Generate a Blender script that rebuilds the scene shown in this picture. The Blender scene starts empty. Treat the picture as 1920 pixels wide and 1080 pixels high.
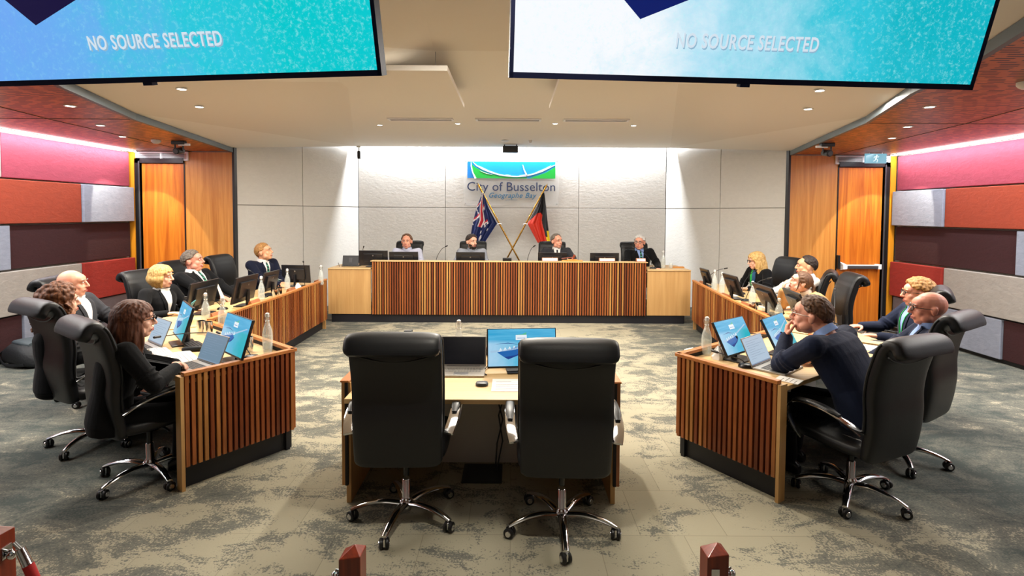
import bpy, bmesh, math, random
from mathutils import Vector, Matrix, Euler, noise as mnoise
from mathutils.bvhtree import BVHTree
random.seed(7)
sc = bpy.context.scene
COL = sc.collection
PI = math.pi

# ------------------------------------------------------------------ camera
cam_d = bpy.data.cameras.new('camera'); cam = bpy.data.objects.new('camera', cam_d); COL.objects.link(cam)
cam_d.sensor_width = 36.0
cam_d.lens = 1000.0 / 1920.0 * 36.0
cam_d.shift_y = -100.0 / 1920.0
cam_d.clip_start = 0.05; cam_d.clip_end = 60
cam.matrix_world = Matrix.Translation((0, 0, 1.85)) @ Matrix.Rotation(PI/2 - 0.04, 4, 'X') @ Matrix.Rotation(0.0055, 4, 'Z')
sc.camera = cam

# ------------------------------------------------------------------ view, world
sc.view_settings.view_transform = 'Standard'
sc.view_settings.look = 'None'
sc.view_settings.gamma = 1.0
sc.view_settings.use_curve_mapping = False
sc.view_settings.exposure = 0.0
w = bpy.data.worlds.new('world'); sc.world = w; w.use_nodes = True
w.node_tree.nodes['Background'].inputs[0].default_value = (0.9, 0.93, 1.0, 1)
w.node_tree.nodes['Background'].inputs[1].default_value = 0.05
sc.cycles.max_bounces = 7; sc.cycles.diffuse_bounces = 4; sc.cycles.glossy_bounces = 3
sc.cycles.transmission_bounces = 6; sc.cycles.transparent_max_bounces = 8
sc.cycles.caustics_reflective = False; sc.cycles.caustics_refractive = False
sc.cycles.sample_clamp_indirect = 4.0

LK = 1.45
WARM = (1.0, 0.92, 0.80); COOL = (0.93, 0.96, 1.0)
def area(name, loc, rot, sx, sy, power, color):
    d = bpy.data.lights.new(name, 'AREA'); d.shape = 'RECTANGLE'; d.size = sx; d.size_y = sy
    d.energy = power*LK; d.color = color
    o = bpy.data.objects.new(name, d); COL.objects.link(o); o.location = loc; o.rotation_euler = rot
    return o
def spot(name, loc, target, power, color, angle=70, blend=.35, rad=.035):
    d = bpy.data.lights.new(name, 'SPOT'); d.energy = power*LK; d.color = color
    d.spot_size = math.radians(angle); d.spot_blend = blend; d.shadow_soft_size = rad
    o = bpy.data.objects.new(name, d); COL.objects.link(o); o.location = loc
    o.rotation_euler = (Vector(target) - Vector(loc)).to_track_quat('-Z', 'Y').to_euler()
    return o
# broad fill lights added in place of ceiling fixtures, over gallery and desks
area('gallery_fill', (0, -1.2, 3.25), (0, 0, 0), 4.0, 1.6, 12, WARM)
area('chamber_fill', (0, 3.6, 3.12), (0, 0, 0), 1.6, 1.0, 30, WARM)
area('chamber_fill', (0, 6.9, 3.16), (0, 0, 0), 3.4, .8, 150, (1.0, .93, .82))
for s in (-1, 1):
    area('desk_fill', (s*3.0, 5.6, 2.86), (0, 0, 0), .8, 2.0, 90, (1.0, .93, .82))
    area('side_fill', (s*5.0, 4.2, 2.78), (0, 0, 0), .7, 3.0, 60, (1.0, .95, .9))  # added fill under the timber ceiling, no fixture of its own
    # LED strip washing the felt wall from the slot above it
    area('wall_strip_light', (s*6.02, 5.2, 2.79), (0, s*math.radians(-20), 0), .05, 6.8, 42, COOL)
    area('wall_wash_fill', (s*5.55, 5.2, 2.79), (0, s*math.radians(-12), 0), .12, 6.6, 52, COOL)  # added second source, widens the strip's wash over wall and floor
# LED cove above the end wall
area('cove_light', (0, 11.03, 3.47), (math.radians(4), 0, 0), 6.3, .05, 215, COOL)
# downlights that throw the hard edged pools and shadows
for (x, y, p, tx, ty) in ((-1.1, 4.75, 430, -.95, 2.5), (1.0, 4.75, 430, .85, 2.5), (0, 5.6, 200, -.1, 4.2)):
    spot('desk_spot', (x, y, 3.17), (tx, ty, 0), p, WARM, 100, .3)

for (x, y) in ((-1.7, 1.9), (.1, 1.7), (1.7, 1.9)):  # unseen spots added to brighten the foreground floor
    spot('floor_fill_spot', (x, y, 3.2), (x*.9, y+.6, 0), 120, WARM, 66, .5)
# ------------------------------------------------------------------ materials
def lin(h):
    if isinstance(h, str):
        h = h.lstrip('#'); c = [int(h[i:i+2], 16)/255 for i in (0, 2, 4)]
        return tuple((v/12.92 if v <= .04045 else ((v+.055)/1.055)**2.4) for v in c) + (1,)
    return tuple(h[:3]) + (1,)
M = {}
class NT:
    def __init__(s, name):
        s.m = bpy.data.materials.new(name); s.m.use_nodes = True
        s.n = s.m.node_tree.nodes; s.l = s.m.node_tree.links
        s.b = s.n['Principled BSDF']; s.out = s.n['Material Output']
    def add(s, t, **kw):
        n = s.n.new(t)
        for k, v in kw.items():
            if k.startswith('i_'):
                n.inputs[int(k[2:]) if k[2:].isdigit() else k[2:].replace('_', ' ')].default_value = v
            else: setattr(n, k, v)
        return n
    def link(s, a, b): s.l.new(a, b)
    def coords(s, scale=(1, 1, 1), kind='Object', rot=(0, 0, 0)):
        t = s.add('ShaderNodeTexCoord'); m = s.add('ShaderNodeMapping')
        m.inputs['Scale'].default_value = scale; m.inputs['Rotation'].default_value = rot
        s.link(t.outputs[kind], m.inputs[0]); return m.outputs[0]
    def noise(s, vec, scale, detail=4, rough=.55, dist=0):
        n = s.add('ShaderNodeTexNoise'); n.inputs['Scale'].default_value = scale
        n.inputs['Detail'].default_value = detail; n.inputs['Roughness'].default_value = rough
        n.inputs['Distortion'].default_value = dist
        if vec: s.link(vec, n.inputs['Vector'])
        return n.outputs['Fac']
    def ramp(s, fac, stops):
        r = s.add('ShaderNodeValToRGB'); e = r.color_ramp.elements
        while len(e) < len(stops): e.new(.5)
        for i, (p, c) in enumerate(stops): e[i].position = p; e[i].color = lin(c)
        s.link(fac, r.inputs[0]); return r.outputs[0]
    def bump(s, fac, strength, dist=.01):
        b = s.add('ShaderNodeBump'); b.inputs['Strength'].default_value = strength; b.inputs['Distance'].default_value = dist
        s.link(fac, b.inputs['Height']); s.link(b.outputs[0], s.b.inputs['Normal'])
def mat(name, color, rough=.5, metal=0, spec=.5, emit=None, bump=None, vary=0, coat=0):
    t = NT(name); b = t.b
    b.inputs['Base Color'].default_value = lin(color); b.inputs['Roughness'].default_value = rough
    b.inputs['Metallic'].default_value = metal; b.inputs['Specular IOR Level'].default_value = spec
    b.inputs['Coat Weight'].default_value = coat; b.inputs['Coat Roughness'].default_value = .3
    if emit is not None:
        b.inputs['Emission Color'].default_value = lin(color); b.inputs['Emission Strength'].default_value = emit
        b.inputs['Base Color'].default_value = (0, 0, 0, 1)
    if bump:
        sc_, st = bump; t.bump(t.noise(t.coords(), sc_, 5), st)
    if vary:
        c = lin(color); lo = [v*(1-vary) for v in c[:3]]; hi = [min(1, v*(1+vary)) for v in c[:3]]
        t.link(t.ramp(t.noise(t.coords(), 6, 4), [(.3, lo), (.7, hi)]), b.inputs['Base Color'])
    M[name] = t.m; return t.m
def wood(name, c1, c2, rough=.4, axis='Z', scale=1.0, coat=0, fine=1.0):
    t = NT(name)
    sx = {'X': (.35, 8, 8), 'Y': (8, .35, 8), 'Z': (8, 8, .35)}[axis]
    v = t.coords(tuple(a*scale for a in sx))
    n = t.noise(v, 1.6*fine, 7, .62, 1.2)
    t.link(t.ramp(n, [(.3, c1), (.52, [(a+b)/2 for a, b in zip(lin(c1)[:3], lin(c2)[:3])]), (.72, c2)]), t.b.inputs['Base Color'])
    t.b.inputs['Roughness'].default_value = rough; t.b.inputs['Coat Weight'].default_value = coat
    t.b.inputs['Coat Roughness'].default_value = .15
    M[name] = t.m
def slatwood(name):
    t = NT(name); g = t.add('ShaderNodeNewGeometry')
    r = t.ramp(g.outputs['Random Per Island'], [(0, '6a3317'), (.28, '8a4520'), (.5, 'a0592a'), (.72, 'b36f38'), (.88, 'c9924f'), (1, '93471f')])
    n = t.noise(t.coords((30, 30, 1.2)), 1.5, 6, .6)
    mx = t.add('ShaderNodeMix', data_type='RGBA', blend_type='MULTIPLY'); mx.inputs['Factor'].default_value = .6
    t.link(r, mx.inputs['A']); t.link(t.ramp(n, [(.3, 'a8a8a8'), (.65, 'ffffff')]), mx.inputs['B'])
    t.link(mx.outputs['Result'], t.b.inputs['Base Color']); t.b.inputs['Roughness'].default_value = .38
    M[name] = t.m
slatwood('slat_wood')
wood('oak', 'c8a26c', 'dcbd8a', .42, 'X', 1.0)
wood('oak_upright', 'b98d55', 'd0a66c', .45, 'Z', 1.0)
wood('cap_wood', 'a4632f', 'c98549', .38, 'X', 1.3)
wood('door_wood', 'a0480c', 'e48a2a', .36, 'Z', .8, .25)
wood('panel_wood', 'b06c28', 'd69648', .4, 'Z', .9, .15)
wood('post_wood', '5e1a08', '94340f', .35, 'Z', 1.5, .3)
mat('yellow_timber', 'd98e22', .4)
mat('black_frame', '0b0b0e', .45)
mat('desk_base', '15171f', .5)
mat('dark_backing', '120a08', .8)
def felt(name, c, d=.12):
    t = NT(name); c = lin(c)
    v = t.coords((1, 1, 2.2)); n = t.noise(v, 9, 8, .7, .6)
    t.link(t.ramp(n, [(.3, [x*(1-d) for x in c[:3]]), (.7, [min(1, x*(1+d)) for x in c[:3]])]), t.b.inputs['Base Color'])
    t.b.inputs['Roughness'].default_value = .95; t.b.inputs['Sheen Weight'].default_value = .03
    t.bump(n, .28, .02); M[name] = t.m
felt('felt_rose', '8c3244'); felt('felt_orange', '8f3418'); felt('felt_maroon', '30070c'); felt('felt_red', '8e2114')
felt('felt_blue_grey', '868b9a'); felt('felt_warm_grey', '98918a'); felt('felt_mauve', '716a72')
felt('felt_white', 'c9c5bf', .06); felt('felt_pale', 'd4d2cd', .04)
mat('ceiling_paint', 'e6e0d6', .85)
mat('ceiling_shade', 'ded6ca', .85)  # darker copy of the ceiling paint, facet shading put into the colour
mat('white_metal', 'e6e6e8', .45); mat('grille_dark', '2c2c30', .6)
mat('slate_trim', '4e5a60', .45)
mat('wall_paint', 'b9b4ad', .8)
mat('leather', '04060b', .47, bump=(90, .05), spec=.42, coat=.06)
mat('leather_pad', '17191b', .4)
mat('chrome', 'd8d8da', .12, 1.0)
mat('brushed_metal', 'a9a9ac', .32, 1.0)
mat('rubber', '08080a', .45)
mat('plastic_black', '0e0f12', .38); mat('plastic_grey', '3b3c40', .45); mat('plastic_white', 'd9d9d6', .4)
mat('laptop_silver', 'a8a39b', .35, .6)
mat('paper', 'e9e6e0', .8); mat('napkin', 'f1efec', .9)
mat('brass', 'b88a3c', .25, 1.0)
mat('lamp_glow', (1.0, .93, .80), .5, emit=14.0); mat('strip_glow', (1.0, .97, .98), .5, emit=9)
mat('gap_dark', '8f8b86', .9)
def wood_ceiling():
    t = NT('wood_ceiling')
    v = t.coords((1, 1, 1))
    br = t.add('ShaderNodeTexBrick'); br.offset = .5; br.squash = 1
    br.inputs['Scale'].default_value = 1.0; br.inputs['Brick Width'].default_value = .17; br.inputs['Row Height'].default_value = .021
    br.inputs['Mortar Size'].default_value = .0034; br.inputs['Mortar Smooth'].default_value = 0
    t.link(v, br.inputs['Vector'])
    # perforation: dark slots that skip at random along each row
    sep = t.add('ShaderNodeSeparateXYZ'); t.link(v, sep.inputs[0])
    def mth(op, a, b=None):
        m = t.add('ShaderNodeMath', operation=op)
        for i, q in enumerate((a, b)):
            if q is None: continue
            if isinstance(q, (int, float)): m.inputs[i].default_value = q
            else: t.link(q, m.inputs[i])
        return m.outputs[0]
    row = mth('DIVIDE', sep.outputs[1], .042); rid = mth('FLOOR', row); rf = mth('FRACT', row)
    wn = t.add('ShaderNodeTexWhiteNoise', noise_dimensions='1D'); t.link(rid, wn.inputs['W'])
    col = mth('ADD', mth('DIVIDE', sep.outputs[0], .2), mth('MULTIPLY', wn.outputs['Value'], 7.3)); cf = mth('FRACT', col)
    slot = mth('MULTIPLY', mth('LESS_THAN', rf, .45), mth('LESS_THAN', cf, .62))
    base = t.ramp(t.noise(t.coords((.5, 9, 1)), 3, 6, .6), [(.3, '9a5026'), (.7, 'c2763e')])
    mx = t.add('ShaderNodeMix', data_type='RGBA'); t.link(slot, mx.inputs['Factor']); t.link(base, mx.inputs['A'])
    mx.inputs['B'].default_value = lin('1c0a05')
    t.link(mx.outputs['Result'], t.b.inputs['Base Color']); t.b.inputs['Roughness'].default_value = .38; t.b.inputs['Specular IOR Level'].default_value = .3
    M['wood_ceiling'] = t.m
wood_ceiling()
def carpet():
    t = NT('carpet')
    v = t.coords((.8, 1.3, 1)); v2 = t.coords((1, 1, 1))
    big = t.noise(t.coords((.35, .35, 1)), 1.0, 2, .5); mid = t.noise(v, 3.2, 9, .72, .5); fine = t.noise(v2, 75, 4, .7)
    mm = t.add('ShaderNodeMath', operation='MULTIPLY_ADD'); t.link(big, mm.inputs[0]); mm.inputs[1].default_value = .45; 
    a = t.add('ShaderNodeMath', operation='MULTIPLY_ADD'); t.link(fine, a.inputs[0]); a.inputs[1].default_value = .55; t.link(mid, a.inputs[2])
    # the tone turns from sand in the middle to darker grey green at the sides
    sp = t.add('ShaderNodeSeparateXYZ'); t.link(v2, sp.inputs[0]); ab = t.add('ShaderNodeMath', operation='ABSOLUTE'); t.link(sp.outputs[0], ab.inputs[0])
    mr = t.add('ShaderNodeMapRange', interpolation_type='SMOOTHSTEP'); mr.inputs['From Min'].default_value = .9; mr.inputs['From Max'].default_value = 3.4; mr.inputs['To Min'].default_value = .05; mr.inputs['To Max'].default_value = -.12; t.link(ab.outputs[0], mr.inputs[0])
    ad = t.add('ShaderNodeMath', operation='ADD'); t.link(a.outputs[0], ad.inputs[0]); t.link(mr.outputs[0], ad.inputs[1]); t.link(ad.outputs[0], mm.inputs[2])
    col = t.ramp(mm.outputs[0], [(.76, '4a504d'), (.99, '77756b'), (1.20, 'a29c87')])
    br = t.add('ShaderNodeTexBrick'); br.offset = .5; br.inputs['Scale'].default_value = 1.0
    br.inputs['Brick Width'].default_value = .5; br.inputs['Row Height'].default_value = .5; br.inputs['Mortar Size'].default_value = .0025
    t.link(v2, br.inputs['Vector'])
    br.inputs['Color1'].default_value = (1, 1, 1, 1); br.inputs['Color2'].default_value = (.88, .88, .88, 1); br.inputs['Mortar'].default_value = (.68, .68, .68, 1)
    mx = t.add('ShaderNodeMix', data_type='RGBA', blend_type='MULTIPLY'); mx.inputs['Factor'].default_value = 1
    t.link(col, mx.inputs['A']); t.link(br.outputs['Color'], mx.inputs['B'])
    t.link(mx.outputs['Result'], t.b.inputs['Base Color']); t.b.inputs['Roughness'].default_value = .97
    t.b.inputs['Specular IOR Level'].default_value = .1
    t.bump(a.outputs[0], .5, .01); M['carpet'] = t.m
carpet()

# ------------------------------------------------------------------ mesh helpers
class MB:
    def __init__(s): s.v = []; s.f = []; s.m = []; s.mats = []
    def mi(s, m):
        if m is None: m = s.mats[0] if s.mats else 'plastic_grey'
        if m not in s.mats: s.mats.append(m)
        return s.mats.index(m)
    def add(s, vs, fs, m=None, T=None):
        o = len(s.v); i = s.mi(m)
        s.v += [tuple((T @ Vector(p)) if T is not None else p) for p in vs]
        s.f += [tuple(o+k for k in f) for f in fs]; s.m += [i]*len(fs); return s
    def box(s, x0, x1, y0, y1, z0, z1, m=None, T=None):
        vs = [(x, y, z) for z in (z0, z1) for y in (y0, y1) for x in (x0, x1)]
        return s.add(vs, [(0, 2, 3, 1), (4, 5, 7, 6), (0, 1, 5, 4), (2, 6, 7, 3), (0, 4, 6, 2), (1, 3, 7, 5)], m, T)
    def cbox(s, c, d, m=None, T=None):
        return s.box(c[0]-d[0]/2, c[0]+d[0]/2, c[1]-d[1]/2, c[1]+d[1]/2, c[2]-d[2]/2, c[2]+d[2]/2, m, T)
    def rings(s, R, m=None, T=None, cap=True, closed=False):
        n = len(R[0]); vs = [p for r in R for p in r]; fs = []
        k = len(R)
        for i in range(k if closed else k-1):
            a, b = i*n, ((i+1) % k)*n
            for j in range(n): fs.append((a+j, a+(j+1) % n, b+(j+1) % n, b+j))
        if cap and not closed:
            fs.append(tuple(reversed(range(n)))); fs.append(tuple((k-1)*n+j for j in range(n)))
        return s.add(vs, fs, m, T)
    def tube(s, pts, r, m=None, T=None, n=8, flat=None, up=(0, 0, 1), cap=True):
        """tube along pts; r number or list; flat=(a,b) multiplies side/up radius"""
        pts = [Vector(p) for p in pts]; k = len(pts)
        if not isinstance(r, (list, tuple)): r = [r]*k
        R = []; prev = None
        for i, p in enumerate(pts):
            t = (pts[min(i+1, k-1)] - pts[max(i-1, 0)]).normalized()
            if prev is None:
                u = Vector(up)
                if abs(u.dot(t)) > .95: u = Vector((1, 0, 0)) if abs(t.x) < .9 else Vector((0, 1, 0))
            else: u = prev
            sd = t.cross(u).normalized(); u = sd.cross(t).normalized(); prev = u
            fa, fb = flat or (1, 1)
            R.append([tuple(p + sd*math.cos(2*PI*j/n)*r[i]*fa + u*math.sin(2*PI*j/n)*r[i]*fb) for j in range(n)])
        return s.rings(R, m, T, cap)
    def lathe(s, prof, m=None, T=None, n=20, c=(0, 0, 0)):
        R = [[(c[0]+r*math.cos(2*PI*j/n), c[1]+r*math.sin(2*PI*j/n), c[2]+z) for j in range(n)] for r, z in prof]
        return s.rings(R, m, T, True)
    def ell(s, c, r, m=None, T=None, n=14, k=9):
        R = []
        for i in range(1, k):
            a = PI*i/k - PI/2
            R.append([(c[0]+r[0]*math.cos(a)*math.cos(2*PI*j/n), c[1]+r[1]*math.cos(a)*math.sin(2*PI*j/n), c[2]+r[2]*math.sin(a)) for j in range(n)])
        vs = [p for q in R for p in q]; fs = []
        for i in range(len(R)-1):
            for j in range(n): fs.append((i*n+j, i*n+(j+1) % n, (i+1)*n+(j+1) % n, (i+1)*n+j))
        b = len(vs); vs += [(c[0], c[1], c[2]-r[2]), (c[0], c[1], c[2]+r[2])]
        for j in range(n):
            fs.append((b, (j+1) % n, j)); fs.append((b+1, (len(R)-1)*n+j, (len(R)-1)*n+(j+1) % n))
        return s.add(vs, fs, m, T)
    def prism(s, poly, z0, z1, m=None, T=None):
        n = len(poly)
        vs = [(x, y, z0) for x, y in poly] + [(x, y, z1) for x, y in poly]
        fs = [tuple(reversed(range(n))), tuple(range(n, 2*n))] + [(i, (i+1) % n, n+(i+1) % n, n+i) for i in range(n)]
        return s.add(vs, fs, m, T)
    def stroke(s, pts, w, d, m=None, T=None):
        """flat ribbon in the XZ plane thickened along Y by d"""
        k = len(pts)
        if not isinstance(w, (list, tuple)): w = [w]*k
        A = []
        for i, (x, z) in enumerate(pts):
            x0, z0 = pts[max(i-1, 0)]; x1, z1 = pts[min(i+1, k-1)]
            l = math.hypot(x1-x0, z1-z0) or 1; nx, nz = -(z1-z0)/l, (x1-x0)/l
            a, b = (x+nx*w[i]/2, z+nz*w[i]/2), (x-nx*w[i]/2, z-nz*w[i]/2)
            A.append([(a[0], 0, a[1]), (b[0], 0, b[1]), (b[0], d, b[1]), (a[0], d, a[1])])
        return s.rings(A, m, T, True)
    def build(s, name, parent=None, smooth=False, bevel=0, seg=2, sub=0, mats=None, auto=True):
        me = bpy.data.meshes.new(name); me.from_pydata(s.v, [], s.f); me.update()
        for m in (mats or s.mats or ['plastic_grey']): me.materials.append(M[m])
        me.polygons.foreach_set('material_index', s.m)
        bm = bmesh.new(); bm.from_mesh(me); bmesh.ops.recalc_face_normals(bm, faces=bm.faces); bm.to_mesh(me); bm.free()
        if smooth:
            me.polygons.foreach_set('use_smooth', [True]*len(me.polygons))
            if auto: me.set_sharp_from_angle(angle=math.radians(45))
        o = bpy.data.objects.new(name, me); COL.objects.link(o)
        if parent is not None: o.parent = parent
        if bevel:
            b = o.modifiers.new('bevel', 'BEVEL'); b.width = bevel; b.segments = seg; b.limit_method = 'ANGLE'; b.angle_limit = math.radians(40)
        if sub:
            b = o.modifiers.new('sub', 'SUBSURF'); b.levels = sub; b.render_levels = sub
        return o
def tag(o, label=None, cat=None, group=None, kind=None):
    if label: o['label'] = label
    if cat: o['category'] = cat
    if group: o['group'] = group
    if kind: o['kind'] = kind
    return o
def empty(name, loc=(0, 0, 0), rz=0, label=None, cat=None, group=None):
    o = bpy.data.objects.new(name, None); COL.objects.link(o); o.empty_display_size = .1
    o.location = loc; o.rotation_euler = (0, 0, rz); return tag(o, label, cat, group)
CH = {}
def dup(root, loc, rz=0, label=None, group=None, parent=None):
    def cp(o, par):
        c = o.copy(); COL.objects.link(c)
        if par is not None:
            mi = o.matrix_parent_inverse.copy(); c.parent = par; c.matrix_parent_inverse = mi
        for ch in list(o.children): cp(ch, c)
        return c
    r = cp(root, parent); r.location = loc; r.rotation_euler = (root.rotation_euler[0], root.rotation_euler[1], rz)
    if label: r['label'] = label
    if group: r['group'] = group
    return r
def struct(mb, name, **kw):
    o = mb.build(name, **kw); o['kind'] = 'structure'; return o
def RZ(a, loc=(0, 0, 0)): return Matrix.Translation(loc) @ Matrix.Rotation(a, 4, 'Z')
def heading(fx, fy): return math.atan2(-fx, fy)     # rotation that turns +Y towards (fx,fy)
def textmesh(body, size, m, depth=.002, shear=0, width=None, name='lettering', parent=None, align='CENTER', T=None, spacing=1.0, offset=0):
    cu = bpy.data.curves.new('tmp', 'FONT'); cu.body = body; cu.size = size; cu.extrude = depth/2; cu.shear = shear
    cu.align_x = align; cu.space_character = spacing; cu.offset = offset; cu.resolution_u = 3
    o = bpy.data.objects.new('tmp', cu); COL.objects.link(o)
    bpy.context.view_layer.update()
    me = bpy.data.meshes.new_from_object(o.evaluated_get(bpy.context.evaluated_depsgraph_get()))
    bpy.data.objects.remove(o)
    if width:
        xs = [v.co.x for v in me.vertices]; k = width/(max(xs)-min(xs))
        me.transform(Matrix.Diagonal((k, 1, 1, 1)))
    me.transform(Matrix.Rotation(PI/2, 4, 'X'))
    if T is not None: me.transform(T)
    me.materials.clear(); me.materials.append(M[m]); me.name = name
    t = bpy.data.objects.new(name, me); COL.objects.link(t)
    if parent is not None: t.parent = parent
    return t
# ================================================================== the room
XL, XR = -6.17, 6.2
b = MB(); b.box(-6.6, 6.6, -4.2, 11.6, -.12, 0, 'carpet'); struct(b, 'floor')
b = MB(); b.box(-6.45, XL-.04, -4, 8.7, 0, 3.3, 'wall_paint'); struct(b, 'wall_left')
b = MB(); b.box(XR+.04, 6.48, -4, 8.7, 0, 3.3, 'wall_paint'); struct(b, 'wall_right')
b = MB(); b.box(-6.45, 6.48, -4.15, -4, 0, 3.6, 'wall_paint'); struct(b, 'wall_rear')
# end wall in felt panels, joints left between them
def panelled(name, P0, P1, z0, z1, xs, zs, m, th=.05):
    """wall of felt panels between two plan points; xs fractions of joints, zs heights of joints"""
    P0 = Vector((*P0, 0)); P1 = Vector((*P1, 0)); d = (P1-P0); L = d.length; d.normalize()
    T = Matrix(((d.x, -d.y, 0, P0.x), (d.y, d.x, 0, P0.y), (0, 0, 1, 0), (0, 0, 0, 1)))
    b = MB(); xb = [0]+[x*L for x in xs]+[L]; zb = [z0]+zs+[z1]; g = .006
    for i in range(len(xb)-1):
        for j in range(len(zb)-1):
            b.box(xb[i]+g, xb[i+1]-g, 0, th, zb[j]+g, zb[j+1]-g, m, T)
    b.box(0, L, .02, th+.1, z0, z1, 'gap_dark', T)
    return struct(b, name, bevel=.004)
YB = 11.2
panelled('wall_back', (-3.22, YB), (3.22, YB), 0, 3.59, [(-1.401+3.22)/6.44, (1.395+3.22)/6.44], [1.963], 'felt_white')
panelled('wall_back_left', (-4.53, 8.70), (-3.22, YB), 0, 3.58, [.49], [1.963], 'felt_pale')
panelled('wall_back_right', (3.22, YB), (4.50, 8.70), 0, 3.58, [.505], [1.963], 'felt_pale')
# dais under the bench
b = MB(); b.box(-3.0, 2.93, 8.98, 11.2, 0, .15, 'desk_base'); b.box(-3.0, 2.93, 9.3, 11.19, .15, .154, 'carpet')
struct(b, 'floor_dais')
# timber walls beside the doors: Y = 8.65
YW = 8.66
def sidewall(s):
    X = lambda a: s*a
    nm = 'left' if s < 0 else 'right'
    xe = 6.19; x_end = 4.53 if s < 0 else 4.50
    xd1 = 5.30 if s < 0 else 5.27        # door to panel joint
    xo = 6.0                             # door outer edge
    def bx(b, a0, a1, y0, y1, z0, z1, m): b.box(min(X(a0), X(a1)), max(X(a0), X(a1)), y0, y1, z0, z1, m)
    b = MB(); bx(b, x_end, xd1, YW, YW+.06, 0, 2.81, 'panel_wood')
    bx(b, xd1, xe+.2, YW+.07, YW+.2, 0, 3.0, 'black_frame')
    struct(b, 'wall_timber_'+nm)
    b = MB(); bx(b, x_end-.035, x_end, YW-.005, YW+.08, 0, 2.9, 'black_frame'); struct(b, 'trim_1' if s < 0 else 'trim_2')
    b = MB(); bx(b, xd1+.015, xo-.01, YW-.005, YW+.045, .01, 2.62, 'door_wood')
    d = struct(b, 'door_1' if s < 0 else 'door_2', bevel=.003)
    b = MB(); bx(b, xo, xo+.085, YW-.04, YW+.07, 0, 2.70, 'black_frame'); bx(b, xd1, xo+.085, YW-.04, YW+.07, 2.63, 2.70, 'black_frame')
    bx(b, xo-.0, xo+.02, YW-.05, YW+.0, 0, 2.66, 'plastic_grey')
    bx(b, xd1-.006, xd1+.008, YW-.01, YW+.05, 0, 2.64, 'black_frame')
    f = b.build('door_frame', d); 
    b = MB(); bx(b, xo+.085, xe-.02, YW-.055, YW+.07, 0, 2.81, 'yellow_timber'); struct(b, 'trim_3' if s < 0 else 'trim_4')
    if s > 0:
        # push bar
        b = MB(); b.box(5.37, 5.93, YW-.10, YW-.05, .985, 1.035, 'plastic_grey')
        b.box(5.33, 5.95, YW-.105, YW-.045, 1.033, 1.05, 'white_metal')
        b.box(5.90, 5.95, YW-.11, YW-.0, .98, 1.06, 'white_metal')
        b.add([(5.33, YW, .95), (5.40, YW, .96), (5.40, YW-.11, .98), (5.33, YW-.11, .975), (5.33, YW, 1.10), (5.40, YW, 1.07), (5.40, YW-.11, 1.052), (5.33, YW-.11, 1.056)],
              [(0, 3, 2, 1), (4, 5, 6, 7), (0, 1, 5, 4), (1, 2, 6, 5), (2, 3, 7, 6), (3, 0, 4, 7)], 'white_metal')
        p = b.build('push_bar', d, bevel=.006); p['label'] = 'white and dark metal push bar across the door'
        b = MB(); b.box(5.275, 5.31, YW-.06, YW, .98, 1.2, 'plastic_black'); b.build('door_lock', d, bevel=.004)
    # supply air grille over the door
    g = empty('air_grille', (X((xd1+xo)/2+.02), YW-.01, 2.74), 0,
              'white slotted air grille above the '+('door without a push bar' if s < 0 else 'door with the push bar'), 'air vent', 'air grilles over the doors')
    W = .44
    b = MB(); b.box(-W, W, -.02, .02, -.07, -.05, 'white_metal'); b.box(-W, W, -.02, .02, .05, .07, 'white_metal')
    for a in (-W, -.008, W-.02): b.box(a, a+.02, -.02, .02, -.05, .05, 'white_metal')
    b.build('frame', g)
    b = MB(); b.box(-W+.02, W-.02, .012, .02, -.05, .05, 'grille_dark'); b.build('backing', g)
    b = MB()
    for q in range(6): b.box(-W+.03, W-.03, -.012, .008, -.044+q*.0165, -.044+q*.0165+.006, 'white_metal')
    b.build('slats', g)
for s in (-1, 1): sidewall(s)
# exit sign hanging in front of the right grille
mat('exit_glow', '7fc4d8', .4, emit=.85); mat('exit_white', 'f2ffff', .4, emit=1.1)
e = empty('exit_sign', (5.63, YW-.35, 2.73), 0, 'pale blue green exit sign with white running man over the push bar door', 'exit sign')
b = MB(); b.box(-.165, .165, -.012, .012, -.075, .075, 'exit_glow'); b.build('panel', e, bevel=.004)
b = MB()
b.ell((.01, -.014, .048), (.012, .003, .012)); b.stroke([(.005, .035), (-.005, -.005)], .02, .004, 'exit_white', Matrix.Translation((0, -.017, 0)))
for P in ([(-.005, -.002), (.022, -.025), (.012, -.06)], [(-.005, -.002), (-.02, -.035), (-.045, -.042)], [(.004, .03), (.03, .018), (.04, .032)], [(.002, .03), (-.026, .026), (-.035, .004)]):
    b.stroke(P, .009, .004, 'exit_white', Matrix.Translation((0, -.017, 0)))
b.m = [b.mi('exit_white')]*len(b.m); b.build('running_man', e)
for x in (-.1, .1): b = MB(); b.tube([(x, 0, .075), (x, 0, .09)], .006, 'white_metal'); b.build('hanger', e)

# felt wall panels : rows bottom to top, each row list of (y_near, y_far, colour, depth)
rowsR = [
 [(-3.9, 1.2, 'felt_mauve'), (1.2, 4.2, 'felt_orange'), (4.2, 6.62, 'felt_maroon'), (6.62, 7.62, 'felt_blue_grey'), (7.62, 8.56, 'felt_mauve')],
 [(-3.9, 1.5, 'felt_red'), (1.5, 4.8, 'felt_maroon'), (4.8, 7.53, 'felt_warm_grey'), (7.53, 8.56, 'felt_red')],
 [(-3.9, 2.0, 'felt_warm_grey'), (2.0, 4.0, 'felt_rose'), (4.0, 6.48, 'felt_blue_grey'), (6.48, 8.56, 'felt_maroon')],
 [(-3.9, 1.0, 'felt_maroon'), (1.0, 4.2, 'felt_blue_grey'), (4.2, 7.55, 'felt_orange'), (7.55, 8.56, 'felt_blue_grey')],
 [(-3.9, 2.0, 'felt_orange'), (2.0, 6.42, 'felt_warm_grey'), (6.42, 8.56, 'felt_rose')]]
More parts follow.
